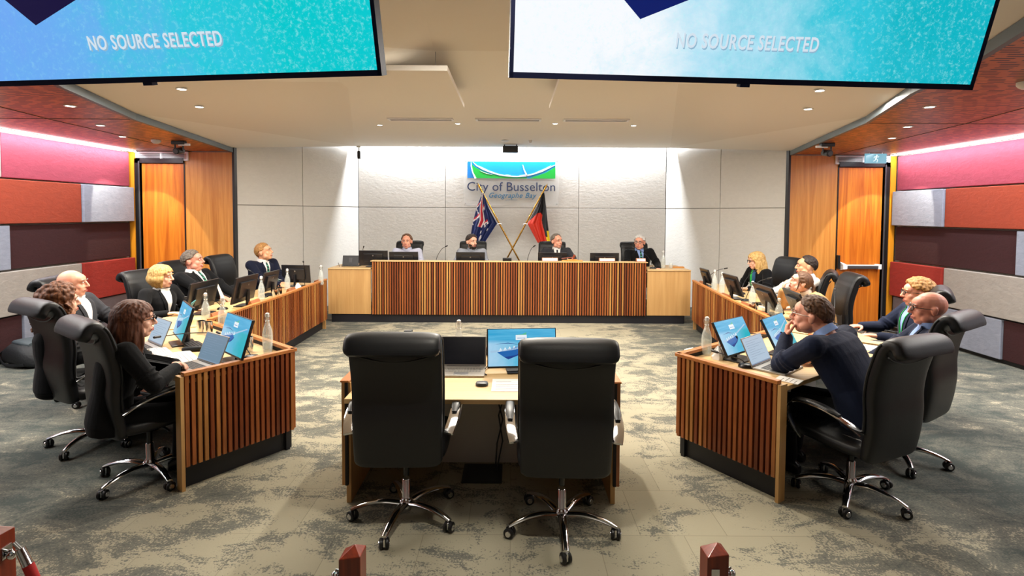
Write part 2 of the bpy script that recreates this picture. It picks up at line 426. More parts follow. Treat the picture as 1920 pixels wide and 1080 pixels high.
rnames = ['lowest', 'second lowest', 'middle', 'second highest', 'top']
cname = {'felt_mauve': 'mauve grey', 'felt_orange': 'burnt orange', 'felt_maroon': 'dark maroon', 'felt_blue_grey': 'blue grey', 'felt_warm_grey': 'warm grey', 'felt_red': 'brick red', 'felt_rose': 'rose red'}
for s in (-1, 1):
    for r, row in enumerate(rowsR):
        for k, (y0, y1, c) in enumerate(row):
            if y1 < 4.1: continue
            z0, z1 = r*.56+.02, (r+1)*.56
            if r == 0: z0 = .06
            th = [.05, .085, .04, .085, .045][r] + (.03 if c in ('felt_blue_grey', 'felt_red') else 0)
            X0 = XL if s < 0 else XR
            b = MB(); b.box(min(X0-s*th, X0+s*.03), max(X0-s*th, X0+s*.03), y0+.002, y1-.002, z0-.01, z1-.012, c)
            o = b.build('felt_panel', bevel=.008)
            end = {0: 'nearest end of the row', len(row)-1: 'beside the door'}.get(k, 'further along the row from the door')
            nth = len(row)-1-k
            end = ['beside the door', 'second from the door', 'third from the door', 'fourth from the door'][min(nth, 3)]
            tag(o, '%s felt panel, %s row of %s wall, %s' % (cname[c], rnames[r], 'left' if s < 0 else 'right', end), 'wall panel', 'felt panels on the %s wall' % ('left' if s < 0 else 'right'))
    b = MB(); X0 = XL if s < 0 else XR; b.box(min(X0, X0-s*.03), max(X0, X0-s*.03), -4, 8.6, 0, .05, 'black_frame'); struct(b, 'baseboard_left' if s < 0 else 'baseboard_right')
    # LED strip fitting in the slot above the wall
    b = MB(); xa = X0-s*.15; b.box(min(xa, xa+s*.07), max(xa, xa+s*.07), -1.0, 8.58, 2.80, 2.812, 'strip_glow')
    o = b.build('light_strip'); tag(o, 'long white LED light strip along the top of the %s felt wall' % ('left' if s < 0 else 'right'), 'light strip', 'LED strips over the felt walls')

# ---- ceilings
ZW = 2.82
edge = {-1: [(-4.53, 8.66), (-3.99, 5.66), (-3.53, 4.2), (-2.95, 2.9), (-2.3, 1.4), (-2.0, -4.0)],
        1: [(4.50, 8.66), (3.70, 5.6), (3.16, 4.25), (2.95, 3.5), (2.30, 1.9), (2.0, -4.0)]}
for s in (-1, 1):
    E = edge[s]; X0 = (XL if s < 0 else XR) - s*.16
    b = MB(); poly = [(x, y) for x, y in E] + [(X0, -4.0), (X0, 8.66)]
    if s < 0: poly = poly[::-1]
    b.prism(poly, ZW, ZW+.03, 'wood_ceiling'); 
    b.box(min(X0+s*.3, X0), max(X0+s*.3, X0), -4, 8.7, ZW+.06, ZW+.09, 'white_metal')
    # panel joints
    struct(b, 'ceiling_left' if s < 0 else 'ceiling_right')
    b = MB()
    # joint lines between ceiling boards
    mid = [(x + (X0-x)*.45, y) for x, y in E]
    for (xa, ya), (xb, yb) in zip(mid, mid[1:]): b.tube([(xa, ya, ZW), (xb, yb, ZW)], .005, 'black_frame', n=4)
    for yy, f in ((5.66, 1), (2.9, 1)): 
        xe = [x for x, y in E if abs(y-yy) < .1]
        xe = xe[0] if xe else s*2.9
        b.tube([(xe, yy, ZW), (X0, yy, ZW)], .004, 'black_frame', n=4)
    struct(b, 'ceiling_joint_left' if s < 0 else 'ceiling_joint_right')
    b = MB()
    for (xa, ya), (xb, yb) in zip(E, E[1:]):
        d = Vector((xb-xa, yb-ya)).normalized(); n = Vector((-d.y, d.x))*.02
        b.add([(xa-n.x, ya-n.y, ZW-.01), (xa+n.x, ya+n.y, ZW-.01), (xb+n.x, yb+n.y, ZW-.01), (xb-n.x, yb-n.y, ZW-.01),
               (xa-n.x, ya-n.y, ZW+.06), (xa+n.x, ya+n.y, ZW+.06), (xb+n.x, yb+n.y, ZW+.06), (xb-n.x, yb-n.y, ZW+.06)],
              [(0, 1, 2, 3), (4, 7, 6, 5), (0, 4, 5, 1), (1, 5, 6, 2), (2, 6, 7, 3), (3, 7, 4, 0)], 'slate_trim')
    struct(b, 'trim_5' if s < 0 else 'trim_6')
# white faceted ceiling
ZT, ZC = 2.882, 3.2
L = edge[-1]; R = edge[1]
b = MB()
def facet(pts, m='ceiling_paint'):
    n = len(pts); b.add(list(pts), [tuple(range(n))], m)
bl, br = (-3.22, 10.95, ZC), (3.22, 10.95, ZC)
cl, cr = (-1.72, 5.6, ZC), (1.72, 5.6, ZC)
fl, fr = (-.66, 4.5, ZC), (.66, 4.5, ZC)
gl, gr = (-.55, 2.5, ZC+.14), (.55, 2.5, ZC+.14)
hl, hr = (-.5, -4.0, ZC+.2), (.5, -4.0, ZC+.2)
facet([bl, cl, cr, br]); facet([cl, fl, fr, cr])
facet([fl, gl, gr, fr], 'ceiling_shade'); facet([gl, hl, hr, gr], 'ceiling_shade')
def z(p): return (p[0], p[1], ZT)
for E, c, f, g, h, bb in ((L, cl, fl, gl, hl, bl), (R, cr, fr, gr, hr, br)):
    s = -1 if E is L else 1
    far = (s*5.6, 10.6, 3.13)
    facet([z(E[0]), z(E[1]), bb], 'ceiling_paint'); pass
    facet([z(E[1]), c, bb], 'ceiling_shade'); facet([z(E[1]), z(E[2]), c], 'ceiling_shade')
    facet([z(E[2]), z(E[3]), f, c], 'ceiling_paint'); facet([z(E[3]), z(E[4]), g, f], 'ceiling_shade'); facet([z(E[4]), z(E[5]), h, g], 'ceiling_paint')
o = struct(b, 'ceiling')
b = MB(); b.box(-6.5, 6.5, -4.2, 11.5, 3.6, 3.7, 'wall_paint'); struct(b, 'ceiling_slab')
b = MB(); b.box(-3.2, 3.2, 10.93, 10.97, 3.2, 3.26, 'white_metal'); b.box(-3.22, 3.22, 10.9, 11.25, 3.56, 3.59, 'white_metal'); struct(b, 'trim_7')
# hanging acoustic rafts
for x0, x1, lab in ((-1.53, -.53, 'left'), (.40, 1.40, 'right')):
    e = empty('ceiling_raft', ((x0+x1)/2, 5.13, 3.0), 0, 'off-white acoustic raft hung under the ceiling, behind the %s screen' % lab, 'ceiling raft', 'acoustic rafts under the ceiling')
    hw = (x1-x0)/2
    b = MB(); b.box(-hw, hw, -.76, .76, 0, .045, 'ceiling_paint'); b.build('raft_board', e, bevel=.004)
    for sx in (-1, 1):
        for sy in (-1, 1): b = MB(); b.tube([(sx*(hw-.12), sy*.6, .045), (sx*(hw-.12), sy*.6, .2)], .003, 'brushed_metal', n=5); b.build('hanger', e)
# linear slot diffusers
for i, x in enumerate((-1.32, -.06, 1.2)):
    e = empty('slot_vent', (x, 7.72, 3.2), 0, 'slim white slot air vent in the ceiling, %s of three in line' % ('leftmost', 'middle', 'rightmost')[i], 'air vent', 'slot vents in the ceiling')
    b = MB(); b.box(-.47, .47, -.085, -.055, -.018, 0, 'white_metal'); b.box(-.47, .47, .055, .085, -.018, 0, 'white_metal')
    b.box(-.47, -.44, -.055, .055, -.018, 0, 'white_metal'); b.box(.44, .47, -.055, .055, -.018, 0, 'white_metal'); b.build('frame', e)
    b = MB(); b.box(-.44, .44, -.055, .055, -.004, -.001, 'grille_dark'); b.build('backing', e)
    b = MB(); b.box(-.43, .43, -.012, -.004, -.010, -.004, 'white_metal'); b.box(-.43, .43, .012, .02, -.010, -.004, 'white_metal'); b.build('slats', e)
# downlights
def facet_z(x, y):
    return None
dls = []
def downlight(x, y, z, lab, power, tgt=None, color=WARM, ang=62, tilt=None):
    global DL
    if not dls:
        e = empty('downlight', (x, y, z), 0, lab, 'downlight', 'recessed downlights')
        b = MB(); b.lathe([(.05, 0), (.05, -.006), (.038, -.008), (.036, 0)], 'white_metal', n=20); b.build('bezel', e, smooth=True)
        b = MB(); b.lathe([(.001, -.003), (.037, -.003), (.037, -.005), (.001, -.005)], 'lamp_glow', n=20); b.build('lamp', e)
    else: e = dup(dls[0], (x, y, z), 0, lab)
    if tilt: e.rotation_euler = tilt
    dls.append(e)
    t = tgt or (x, y, 0)
    if power: spot('downlight_beam', (x, y, z-.03), t, power, color, ang, .25)
for i, (x, y) in enumerate(((-2.045, 8.27), (-.827, 8.1), (.637, 8.05), (1.844, 8.19))):
    downlight(x, y, 3.2, 'small lit downlight before the end wall, %s of four' % ('first from left', 'second from left', 'third from left', 'fourth from left')[i], 55, None, (1, .95, .88))
def plane_z(p, q, r, x, y):
    p, q, r = map(Vector, (p, q, r)); n = (q-p).cross(r-p)
    return p.z - (n.x*(x-p.x) + n.y*(y-p.y))/n.z
for (x, y, s, k) in ((-3.05, 4.96, -1, 0), (-3.35, 5.75, -1, 1), (2.78, 4.88, 1, 0), (3.13, 5.7, 1, 1)):
    E = L if s < 0 else R
    zz = plane_z(z(E[1]), z(E[2]), cl if s < 0 else cr, x, y) if k == 0 else plane_z(z(E[1]), cl if s < 0 else cr, bl if s < 0 else br, x, y)
    downlight(x, y, zz-.004, '%s lit downlight of the pair in the %s sloping ceiling facet' % ('nearer' if k == 0 else 'farther', 'left' if s < 0 else 'right'), 45, (x*1.02, y, 0), (1, .92, .8))
for (x, y, s, k) in ((-4.08, 4.96, -1, 0), (-4.65, 6.06, -1, 1), (-5.06, 6.96, -1, 2), (3.71, 4.79, 1, 0), (4.31, 5.86, 1, 1), (4.75, 6.72, 1, 2)):
    downlight(x, y, ZW, 'lit downlight in the %s timber ceiling, %s of three' % ('left' if s < 0 else 'right', ('nearest the camera', 'middle', 'farthest')[k]), 38, None, (1, .9, .75))
# extra grazing downlights near the corners of the end wall
for s in (-1, 1):
    spot('door_beam', (s*5.75, 7.6, 2.79), (s*5.9, 8.9, .6), 80, (1, .9, .7), 60, .12, .02)

# sensors, cameras, loudspeaker on ceilings
e = empty('loudspeaker', (-.04, 10.55, 3.2), 0, 'small black box hanging from the ceiling above the wall sign', 'loudspeaker')
b = MB(); b.box(-.15, .15, -.06, .06, -.16, -.03, 'plastic_black'); b.build('body', e, bevel=.01)
for x in (-.13, .11): b = MB(); b.box(x, x+.02, -.02, .02, -.04, 0, 'plastic_black'); b.build('bracket', e)
b = MB(); b.tube([(-.15, 0, -.1), (-.19, 0, -.1), (-.19, 0, -.06), (-.15, 0, -.06)], .006, 'plastic_grey', n=6); b.build('cable', e)
e = empty('wall_sensor', (-3.12, 10.9, 3.2), 0, 'small black sensor hanging at the left corner of the end wall', 'sensor')
b = MB(); b.tube([(0, 0, 0), (0, 0, -.1)], .012, 'white_metal'); b.build('stem', e)
b = MB(); b.box(-.03, .03, -.03, .03, -.26, -.1, 'plastic_black'); b.build('body', e, bevel=.008)
b = MB(); b.box(-.05, .03, -.015, .015, -.03, 0, 'plastic_white'); b.build('mount', e)
def ptz(x, y, z, lab, s):
    e = empty('ceiling_camera', (x, y, z), 0, lab, 'camera', 'cameras under the timber ceilings')
    b = MB(); b.box(-.13*s-.03, -.13*s+.08, -.03, .03, -.05, 0, 'plastic_black') if 0 else b.box(-.09, .09, -.04, .04, -.05, 0, 'plastic_black'); b.build('mount', e, bevel=.008)
    b = MB(); b.box(min(0, s*-.16), max(0, s*-.16), -.025, -.005, -.065, -.035, 'white_metal'); b.build('bracket', e, bevel=.003)
    b = MB(); b.tube([(-.055, 0, -.05), (-.055, 0, -.13), (.055, 0, -.13), (.055, 0, -.05)], .012, 'plastic_black'); b.build('yoke', e)
    b = MB(); b.tube([(.0, .06, -.12), (.0, -.07, -.145)], .045, 'plastic_black', n=16); b.build('camera_head', e, smooth=True)
    b = MB(); b.tube([(0, -.07, -.145), (0, -.085, -.148)], .032, 'plastic_grey', n=16); b.build('lens', e, smooth=True)
ptz(-4.6, 7.4, ZW, 'black camera under the left timber ceiling beside the smoke detector', -1)
ptz(4.25, 7.25, ZW, 'black camera under the right timber ceiling above the timber panel', 1)
for (x, y, lab) in ((-4.85, 7.3, 'white smoke detector under the left timber ceiling beside the black camera'), (3.72, 3.9, 'white detector under the right timber ceiling at the picture edge')):
    e = empty('smoke_detector', (x, y, ZW), 0, lab, 'smoke detector')
    b = MB(); b.lathe([(.06, 0), (.06, -.02), (.05, -.035), (.03, -.05), (.002, -.052)], 'plastic_white'); b.build('body', e, smooth=True)
    b = MB(); b.lathe([(.048, -.022), (.053, -.022), (.053, -.03), (.044, -.03)], 'grille_dark'); b.build('vent_ring', e)
b = MB(); b.lathe([(.07, 0), (.07, -.012), (.04, -.02), (.002, -.02)], 'plastic_white'); o = b.build('ceiling_disc', smooth=True); o.location = (-.13, 9.9, 3.2)
tag(o, 'flat white disc on the ceiling beside the small detector', 'sensor')
b = MB(); b.lathe([(.035, 0), (.035, -.02), (.02, -.05), (.002, -.05)], 'plastic_white'); o = b.build('ceiling_detector', smooth=True); o.location = (.33, 9.9, 3.2)
tag(o, 'small white detector on the ceiling above the wall sign', 'sensor')

# ---- sign on the end wall
mat('acrylic', 'e8e8e6', .08); M['acrylic'].node_tree.nodes['Principled BSDF'].inputs['Alpha'].default_value = .22
mat('logo_blue', '0c9be0', .4); mat('logo_green', '08a93a', .4); mat('logo_white', 'f4f6f8', .4); mat('logo_navy', '16264f', .4); mat('logo_teal', '0d5f86', .4); mat('logo_deep', '0f79c8', .4)
sg = empty('wall_sign', (-.02, YB-.06, 2.53), 0, 'clear wall sign with blue and green logo and the words City of Busselton', 'sign')
b = MB(); b.box(-.99, .99, 0, .012, -.52, .44, 'acrylic'); b.build('sign_board', sg, bevel=.002)
for x in (-.95, .95):
    for zz in (-.48, .40): b = MB(); b.tube([(x, -.012, zz), (x, .05, zz)], .012, 'brushed_metal', n=10); b.build('standoff', sg)
k_ = .001166
def LP(x, y): return ((x-950)*k_, (430-y)*k_+.02)
b = MB(); b.add([], [], 'logo_blue')
def lpoly(pts, m, d0, d1):
    P = [LP(*p) for p in pts]; b.prism([(x, z_) for x, z_ in P], d0, d1, m, Matrix(((1, 0, 0, 0), (0, 0, 1, 0), (0, 1, 0, 0), (0, 0, 0, 1))))
lpoly([(165, 112), (1735, 112), (1735, 405), (165, 405)], 'logo_blue', -.004, 0)
lpoly([(165, 112), (225, 112), (225, 260), (285, 405), (165, 405)], 'logo_deep', -.005, -.004)
b.build('logo_field', sg)
b = MB(); b.add([], [], 'logo_green')
lpoly([(245, 160), (300, 212), (420, 275), (560, 330), (800, 372), (1000, 390), (1225, 385), (1225, 408), (325, 408), (290, 350), (260, 260)], 'logo_green', -.006, -.004)
lpoly([(1285, 408), (1350, 375), (1450, 345), (1560, 305), (1735, 200), (1735, 408)], 'logo_green', -.006, -.004)
b.build('logo_shore', sg)
b = MB()
Tm = Matrix.Translation((0, -.010, 0))
def st(pts, w): b.stroke([LP(*p) for p in pts], [q*k_ for q in w] if isinstance(w, list) else w*k_, .005, 'logo_white', Tm)
st([(232, 118), (236, 200), (262, 310), (312, 412)], [8, 20, 20, 34])
st([(262, 120), (330, 182), (450, 248), (600, 305), (750, 346), (900, 368), (1050, 374), (1200, 362), (1350, 326), (1500, 275), (1620, 215), (1732, 165)], [8, 20, 26, 26, 22, 20, 18, 20, 24, 24, 22, 8])
st([(1152, 165), (1180, 260), (1210, 320), (1232, 362)], [12, 20, 24, 22])
st([(370, 185), (460, 232), (560, 278), (640, 298)], [3, 9, 9, 3]); st([(390, 275), (450, 300), (520, 325), (610, 342)], [3, 8, 8, 3])
st([(820, 348), (880, 346), (940, 352)], [3, 8, 3]); st([(1090, 352), (1180, 345), (1230, 335)], [3, 8, 3]); st([(1380, 300), (1480, 262), (1560, 228), (1660, 170)], [3, 9, 9, 3])
b.build('logo_strokes', sg)
textmesh('City of Busselton', .262, 'logo_navy', .006, 0, 1.83, 'lettering', sg, T=Matrix.Translation((0, -.006, -.213)), offset=.0)
t2 = textmesh('Geographe Bay', .15, 'logo_teal', .006, .35, .99, 'lettering', sg, T=Matrix.Translation((.01, -.006, -.355)), spacing=1.1, offset=.0008)
t2['label'] = 'teal slanted lettering under the main name'
b = MB(); b.stroke([(-.12, -.405), (0, -.398), (.13, -.402)], .004, .004, 'logo_teal', Matrix.Translation((0, -.008, 0))); b.build('underline', sg)

# ---- big hanging screens
def picture(name, kind):
    t = NT(name)
    v = t.coords((1, 1, 1), 'Object'); sep = t.add('ShaderNodeSeparateXYZ'); t.link(v, sep.inputs[0])
    n1 = t.noise(v, 3.0, 8, .75, .2); n2 = t.noise(v, 55, 5, .8, .2)
    m1 = t.add('ShaderNodeMath', operation='MULTIPLY_ADD'); t.link(n1, m1.inputs[0]); m1.inputs[1].default_value = .55
    mp = t.add('ShaderNodeMapRange'); mp.inputs['From Min'].default_value = -.95; mp.inputs['From Max'].default_value = .95
    t.link(sep.outputs[0], mp.inputs[0]); t.link(mp.outputs[0], m1.inputs[2])
    stops = {'left': [(.38, '6fa6f4'), (.66, '66b2f0'), (.88, '2cc8de'), (1.12, '00c9cf')],
             'right': [(.48, 'f8fbff'), (.72, 'b2e2f5'), (.96, '33c6dc'), (1.16, '06b6c6')]}[kind]
    stops = [(min(1, p/1.3), c) for p, c in stops]
    dv = t.add('ShaderNodeMath', operation='DIVIDE'); t.link(m1.outputs[0], dv.inputs[0]); dv.inputs[1].default_value = 1.3
    col = t.ramp(dv.outputs[0], stops)
    sp = t.ramp(n2, [(.52, '000000'), (.68, 'ffffff')])
    # sparkle grows towards the shallow turquoise side
    gm = t.add('ShaderNodeMath', operation='MULTIPLY'); t.link(sp, gm.inputs[0]); t.link(dv.outputs[0], gm.inputs[1])
    g2 = t.add('ShaderNodeMath', operation='MULTIPLY'); t.link(gm.outputs[0], g2.inputs[0]); g2.inputs[1].default_value = .62
    mx = t.add('ShaderNodeMix', data_type='RGBA'); t.link(g2.outputs[0], mx.inputs['Factor']); t.link(col, mx.inputs['A']); mx.inputs['B'].default_value = lin('a6f2f6')
    t.b.inputs['Base Color'].default_value = (0, 0, 0, 1); t.b.inputs['Roughness'].default_value = .3
    t.link(mx.outputs['Result'], t.b.inputs['Emission Color']); t.b.inputs['Emission Strength'].default_value = 1.0
    M[name] = t.m
picture('sea_picture_left', 'left'); picture('sea_picture_right', 'right')
mat('screen_frame', '171c3a', .65, spec=.15); mat('pic_navy', '0a1c66', .5, emit=1); mat('pic_dark', '120a3a', .5, emit=1); mat('pic_text', 'd4e2ee', .5, emit=1); mat('pic_textsh', '8fb6cf', .5, emit=1)
mat('pic_steel', '5a86b8', .5, emit=1)
def bigscreen(kind, P, wdir, lab):
    """P bottom inner corner, wdir horizontal direction along the bottom edge to the other bottom corner"""
    W, H = 1.92, 1.09; wd = Vector(wdir).normalized()
    n = Vector((-wd.y, wd.x, 0));
    if n.y > 0: n = -n
    th = math.radians(17); up = Vector((n.x*math.sin(th), n.y*math.sin(th), math.cos(th)))
    ax = wd if wd.x > 0 else -wd
    C = Vector(P) + wd*(W/2) + up*(H/2)
    y_ = up.cross(ax)     # local Y points away from the viewer
    T = Matrix(((ax.x, y_.x, up.x, C.x), (ax.y, y_.y, up.y, C.y), (ax.z, y_.z, up.z, C.z), (0, 0, 0, 1)))
    e = empty('hanging_screen', (0, 0, 0), 0, lab, 'screen', 'large screens hanging from the ceiling'); e.matrix_world = T
    b = MB(); b.box(-W/2, W/2, .0, .05, -H/2, H/2, 'screen_frame'); b.box(-W/2, W/2, -.006, 0, -H/2, -H/2+.022, 'screen_frame')
    b.box(-W/2, W/2, -.006, 0, H/2-.018, H/2, 'screen_frame'); b.box(-W/2, -W/2+.016, -.006, 0, -H/2, H/2, 'screen_frame'); b.box(W/2-.016, W/2, -.006, 0, -H/2, H/2, 'screen_frame')
    b.box(-.04 if kind == 'left' else -.04, .0, -.01, .02, -H/2-.012, -H/2, 'screen_frame')
    b.build('housing', e)
    b = MB(); b.box(-W/2+.016, W/2-.016, -.003, -.0005, -H/2+.022, H/2-.018, 'sea_picture_'+kind); p = b.build('screen', e)
    b = MB(); b.add([], [], 'pic_dark')
    Q = Matrix(((1, 0, 0, 0), (0, 0, 1, 0), (0, 1, 0, 0), (0, 0, 0, 1)))
    ox = -.32 if kind == 'left' else -.34; dz = -.175 if kind == 'left' else -.18
    b.prism([(ox-.62, .2+dz), (ox-.30, .02+dz), (ox-.13, -.14+dz), (ox+.36, .06+dz), (ox+.2, .5), (ox-.5, .5)], -.0045, -.0035, 'pic_navy' if kind == 'right' else 'pic_dark', Q)
    if kind == 'right': b.prism([(-.94, -.26), (-.80, -.22), (-.62, .0), (-.94, .2)], -.0045, -.0035, 'pic_navy', Q)
    for a, c in (((ox-.2, dz), (ox+.1, .16+dz)), ((ox-.05, .02+dz), (ox-.1, .2+dz)), ((ox-.25, .1+dz), (ox+.05, .05+dz)), ((ox-.05, dz), (ox+.2, .03+dz))):
        b.stroke([a, c], .012, .001, 'pic_steel', Matrix.Translation((0, -.006, 0)))
    b.build('screen_picture', p)
    TX = .05 if kind == 'left' else -.035
    tx = textmesh('NO SOURCE SELECTED', .075, 'pic_textsh', .001, 0, .575, 'lettering', p, T=Matrix.Translation((TX+.004, -.006, -H/2+.125)), offset=.0012, spacing=1.1)
    tx = textmesh('NO SOURCE SELECTED', .075, 'pic_text', .001, 0, .575, 'lettering', p, T=Matrix.Translation((TX, -.008, -H/2+.13)), offset=.0012, spacing=1.1)
    b = MB(); b.box(-.25, .25, .05, .09, -.2, .2, 'plastic_black'); b.build('mount_plate', e)
    b = MB(); top = T.inverted() @ (C + Vector((0, 0, 3.3-C.z))+ y_*.09)
    b.tube([(0, .09, 0), tuple(top)], .025, 'plastic_black', n=12); b.build('mount_pole', e, smooth=True)
    return e
bigscreen('left', (-.496, 2.05, 2.37), (-.992, .127, 0), 'large hanging screen at upper left, blue to turquoise sea picture')
bigscreen('right', (-.015, 2.07, 2.37), (.9965, .0835, 0), 'large hanging screen at upper right, white to turquoise sea picture')
# ================================================================== desks
def slats_along(b, P0, P1, z0, z1, pitch=.04, w=.024, d=.022, back=True, m='slat_wood'):
    """vertical timber slats on a dark backing between plan points; outward side = right of P0->P1"""
    P0, P1 = Vector(P0), Vector(P1); v = P1-P0; Ln = v.length; v.normalize()
    T = Matrix(((v.x, v.y, 0, P0.x), (v.y, -v.x, 0, P0.y), (0, 0, 1, 0), (0, 0, 0, 1)))  # local y = outward
    n = int(round(Ln/pitch)); p = Ln/n
    for i in range(n):
        x = (i+.5)*p; b.box(x-w/2, x+w/2, 0, d, z0, z1, m, T)
    if back: b.box(0, Ln, -.018, .0, z0+.002, z1, 'dark_backing', T)
def band(P0, P1, y0, y1, z0, z1, m, b, e0=0, e1=0):
    P0, P1 = Vector(P0), Vector(P1); v = P1-P0; Ln = v.length; v.normalize()
    T = Matrix(((v.x, v.y, 0, P0.x), (v.y, -v.x, 0, P0.y), (0, 0, 1, 0), (0, 0, 0, 1)))
    b.box(-e0, Ln+e1, y0, y1, z0, z1, m, T)
def poly_top(pts, z0, z1, m, name, parent, bevel=.003):
    b = MB(); b.prism(pts, z0, z1, m); return b.build(name, parent, bevel=bevel)
DT = .735
def near_desk(A, B, C, D, s, lab, cat='desk'):
    """A seat-side end corner, B front end corner, C far front corner, D far seat corner; s=+1 for the left desk"""
    e = empty('council_desk', (0, 0, 0), 0, lab, cat, 'angled slatted desks')
    poly_top([A, B, C, D] if s > 0 else [D, C, B, A], DT-.03, DT, 'oak', 'desk_top', e)
    order = (A, B) if s > 0 else (B, A)
    b = MB(); slats_along(b, *order, .155, .765); b.build('slat_panel', e)
    order2 = (B, C) if s > 0 else (C, B)
    b = MB(); slats_along(b, *order2, .155, .765); b.build('slat_panel', e)
    for o_, e0, e1 in ((order, 0 if s > 0 else .02, .02 if s > 0 else 0), (order2, .02 if s > 0 else 0, 0 if s > 0 else .02)):
        b = MB(); band(*o_, -.02, .026, .765, .79, 'cap_wood', b, e0, e1); b.build('cap_rail', e, bevel=.003)
    b = MB(); band(*order, -.06, -.03, 0, .155, 'desk_base', b); band(*order2, -.06, -.03, 0, .155, 'desk_base', b); b.build('plinth', e)
    # light timber gable at the seat end of the panel
    v = (Vector(B)-Vector(A)).normalized(); a = Vector(A)
    n_ = Vector((v.y, -v.x)) * (1 if s > 0 else -1)
    b = MB(); q = [a - v*.022 - n_*.05, a - v*.022 + n_*.024, a + n_*.024, a - n_*.05]
    b.prism([tuple(p) for p in q], 0, .765, 'oak_upright'); b.build('end_panel', e)
    ins = lambda P, Q, t: tuple(Vector(P).lerp(Vector(Q), t))
    # modesty panel and a leg inside
    b = MB(); band(ins(*order2, .02), ins(*order2, .98), -.30, -.28, .12, .70, 'wall_paint', b); b.build('modesty_panel', e)
    return e
dlA, dlB, dlC, dlD = (-2.17, 3.475), (-1.705, 4.12), (-2.96, 5.17), (-3.62, 4.66)
drA, drB, drC, drD = (1.722, 3.378), (1.285, 4.045), (2.62, 5.06), (3.22, 4.42)
near_desk(dlA, dlB, dlC, dlD, 1, 'near left angled desk with slatted end panel, two monitors and two laptops')
near_desk(drA, drB, drC, drD, -1, 'near right angled desk with slatted end panel, before the man resting chin')
def far_desk(P, Q, Qs, Ps, Nd, s, lab):
    """P near front corner, Q far front corner, Qs/Ps seat side corners"""
    e = empty('council_desk', (0, 0, 0), 0, lab, 'desk', 'long slatted side desks')
    pts = [P, Q, Qs, Ps, Nd]
    poly_top(pts if s < 0 else pts[::-1], DT-.03, DT, 'oak', 'desk_top', e) if 0 else poly_top(pts, DT-.03, DT, 'oak', 'desk_top', e)
    o = (P, Q) if s > 0 else (Q, P)
    # split the run in the middle so its slight bend shows
    mid = tuple(Vector(P).lerp(Vector(Q), .45) + Vector((s*.03, 0)))
    for a, c in ((P, mid), (mid, Q)):
        o = (a, c) if s > 0 else (c, a)
        b = MB(); slats_along(b, *o, .155, .775); b.build('slat_panel', e)
        b = MB(); band(*o, -.02, .026, .775, .80, 'cap_wood', b); b.build('cap_rail', e, bevel=.003)
        b = MB(); band(*o, -.09, -.05, 0, .155, 'desk_base', b); b.build('plinth', e)
    b = MB(); o = (Q, Qs) if s > 0 else (Qs, Q)
    band(*o, -.02, .0, 0, DT-.03, 'oak_upright', b); b.build('end_panel', e)
    return e
far_desk((-2.975, 5.20), (-2.95, 8.42), (-3.66, 8.42), (-3.66, 5.6), (-3.66, 4.72), 1, 'long slatted desk running along the left side to the bench')
far_desk((2.64, 5.10), (2.92, 8.52), (3.55, 8.52), (3.32, 5.5), (3.27, 4.49), -1, 'long slatted desk running along the right side to the bench')

# bench on the dais
e = empty('council_bench', (-.04, 8.93, 0), 0, 'wide raised council bench with slatted front across the end of the room', 'bench desk')
b = MB(); slats_along(b, (2.30, .02), (-2.31, .02), .14, 1.035, .0415) if 0 else slats_along(b, (-2.31, .0), (2.30, .0), .14, 1.03, .0415)
b.build('slat_panel', e)
b = MB(); b.box(-2.33, 2.32, -.03, .14, 1.03, 1.045, 'oak'); b.build('cap_rail', e, bevel=.003)
b = MB(); b.box(-2.33, 2.32, .02, .85, .86, .885, 'oak'); b.build('worktop', e)
for x0, x1 in ((-3.05, -2.33), (2.32, 3.05)):
    b = MB(); b.box(x0, x1, .005, .04, .14, .895, 'oak_upright'); b.build('front_panel', e)
    b = MB(); b.box(x0, x1, -.01, .86, .895, .915, 'oak'); b.build('side_top', e, bevel=.003)
    xo = x0 if x0 < 0 else x1-.03
    b = MB(); b.box(xo, xo+.03, .04, .85, .14, .895, 'oak_upright'); b.build('end_panel', e)
b = MB(); b.box(-3.0, 2.95, .02, .049, 0, .14, 'desk_base'); b.build('plinth', e)

# front desk with two seats
e = empty('presenter_desk', (-.19, 3.15, 0), 0, 'double oak desk in the middle with two black chairs before it', 'desk')
b = MB(); b.box(-.81, .81, 0, 1.0, DT-.03, DT, 'oak'); b.build('desk_top', e, bevel=.003)
for s in (-1, 1):
    b = MB(); b.box(s*.84-.015, s*.84+.015, .18, 1.0, 0, .775, 'oak_upright'); b.build('side_panel', e, bevel=.002)
    b = MB()
    if s < 0: slats_along(b, (-.857, 1.02), (-.857, .16), .12, .785)
    else: slats_along(b, (.857, .16), (.857, 1.02), .12, .785)
    b.build('slat_panel', e)
    b = MB(); b.box(s*.855-.028, s*.855+.028, .15, 1.0, .785, .797, 'cap_wood'); b.build('cap_rail', e, bevel=.003)
b = MB(); b.box(-.87, .87, .99, 1.045, .785, .80, 'cap_wood'); b.build('cap_rail', e, bevel=.003)
b = MB(); slats_along(b, (.857, 1.02), (-.857, 1.02), .12, .785); b.build('slat_panel', e)
b = MB(); b.box(-.82, .82, .74, .76, .0, .70, 'wall_paint'); b.build('modesty_panel', e)
b = MB()
b.tube([(.10, .70, .70), (.09, .69, .5), (.13, .68, .35), (.09, .66, .18), (.08, .62, .02)], .006, 'plastic_black', n=6); b.build('cable', e)
b = MB(); b.tube([(.15, .70, .70), (.14, .69, .52), (.10, .68, .38), (.13, .66, .2), (.09, .60, .02)], .006, 'plastic_black', n=6); b.build('cable', e)
b = MB(); b.box(-.14, .14, -.14, .14, 0, .006, 'plastic_black'); b.box(-.12, .12, -.12, .12, .006, .008, 'grille_dark')
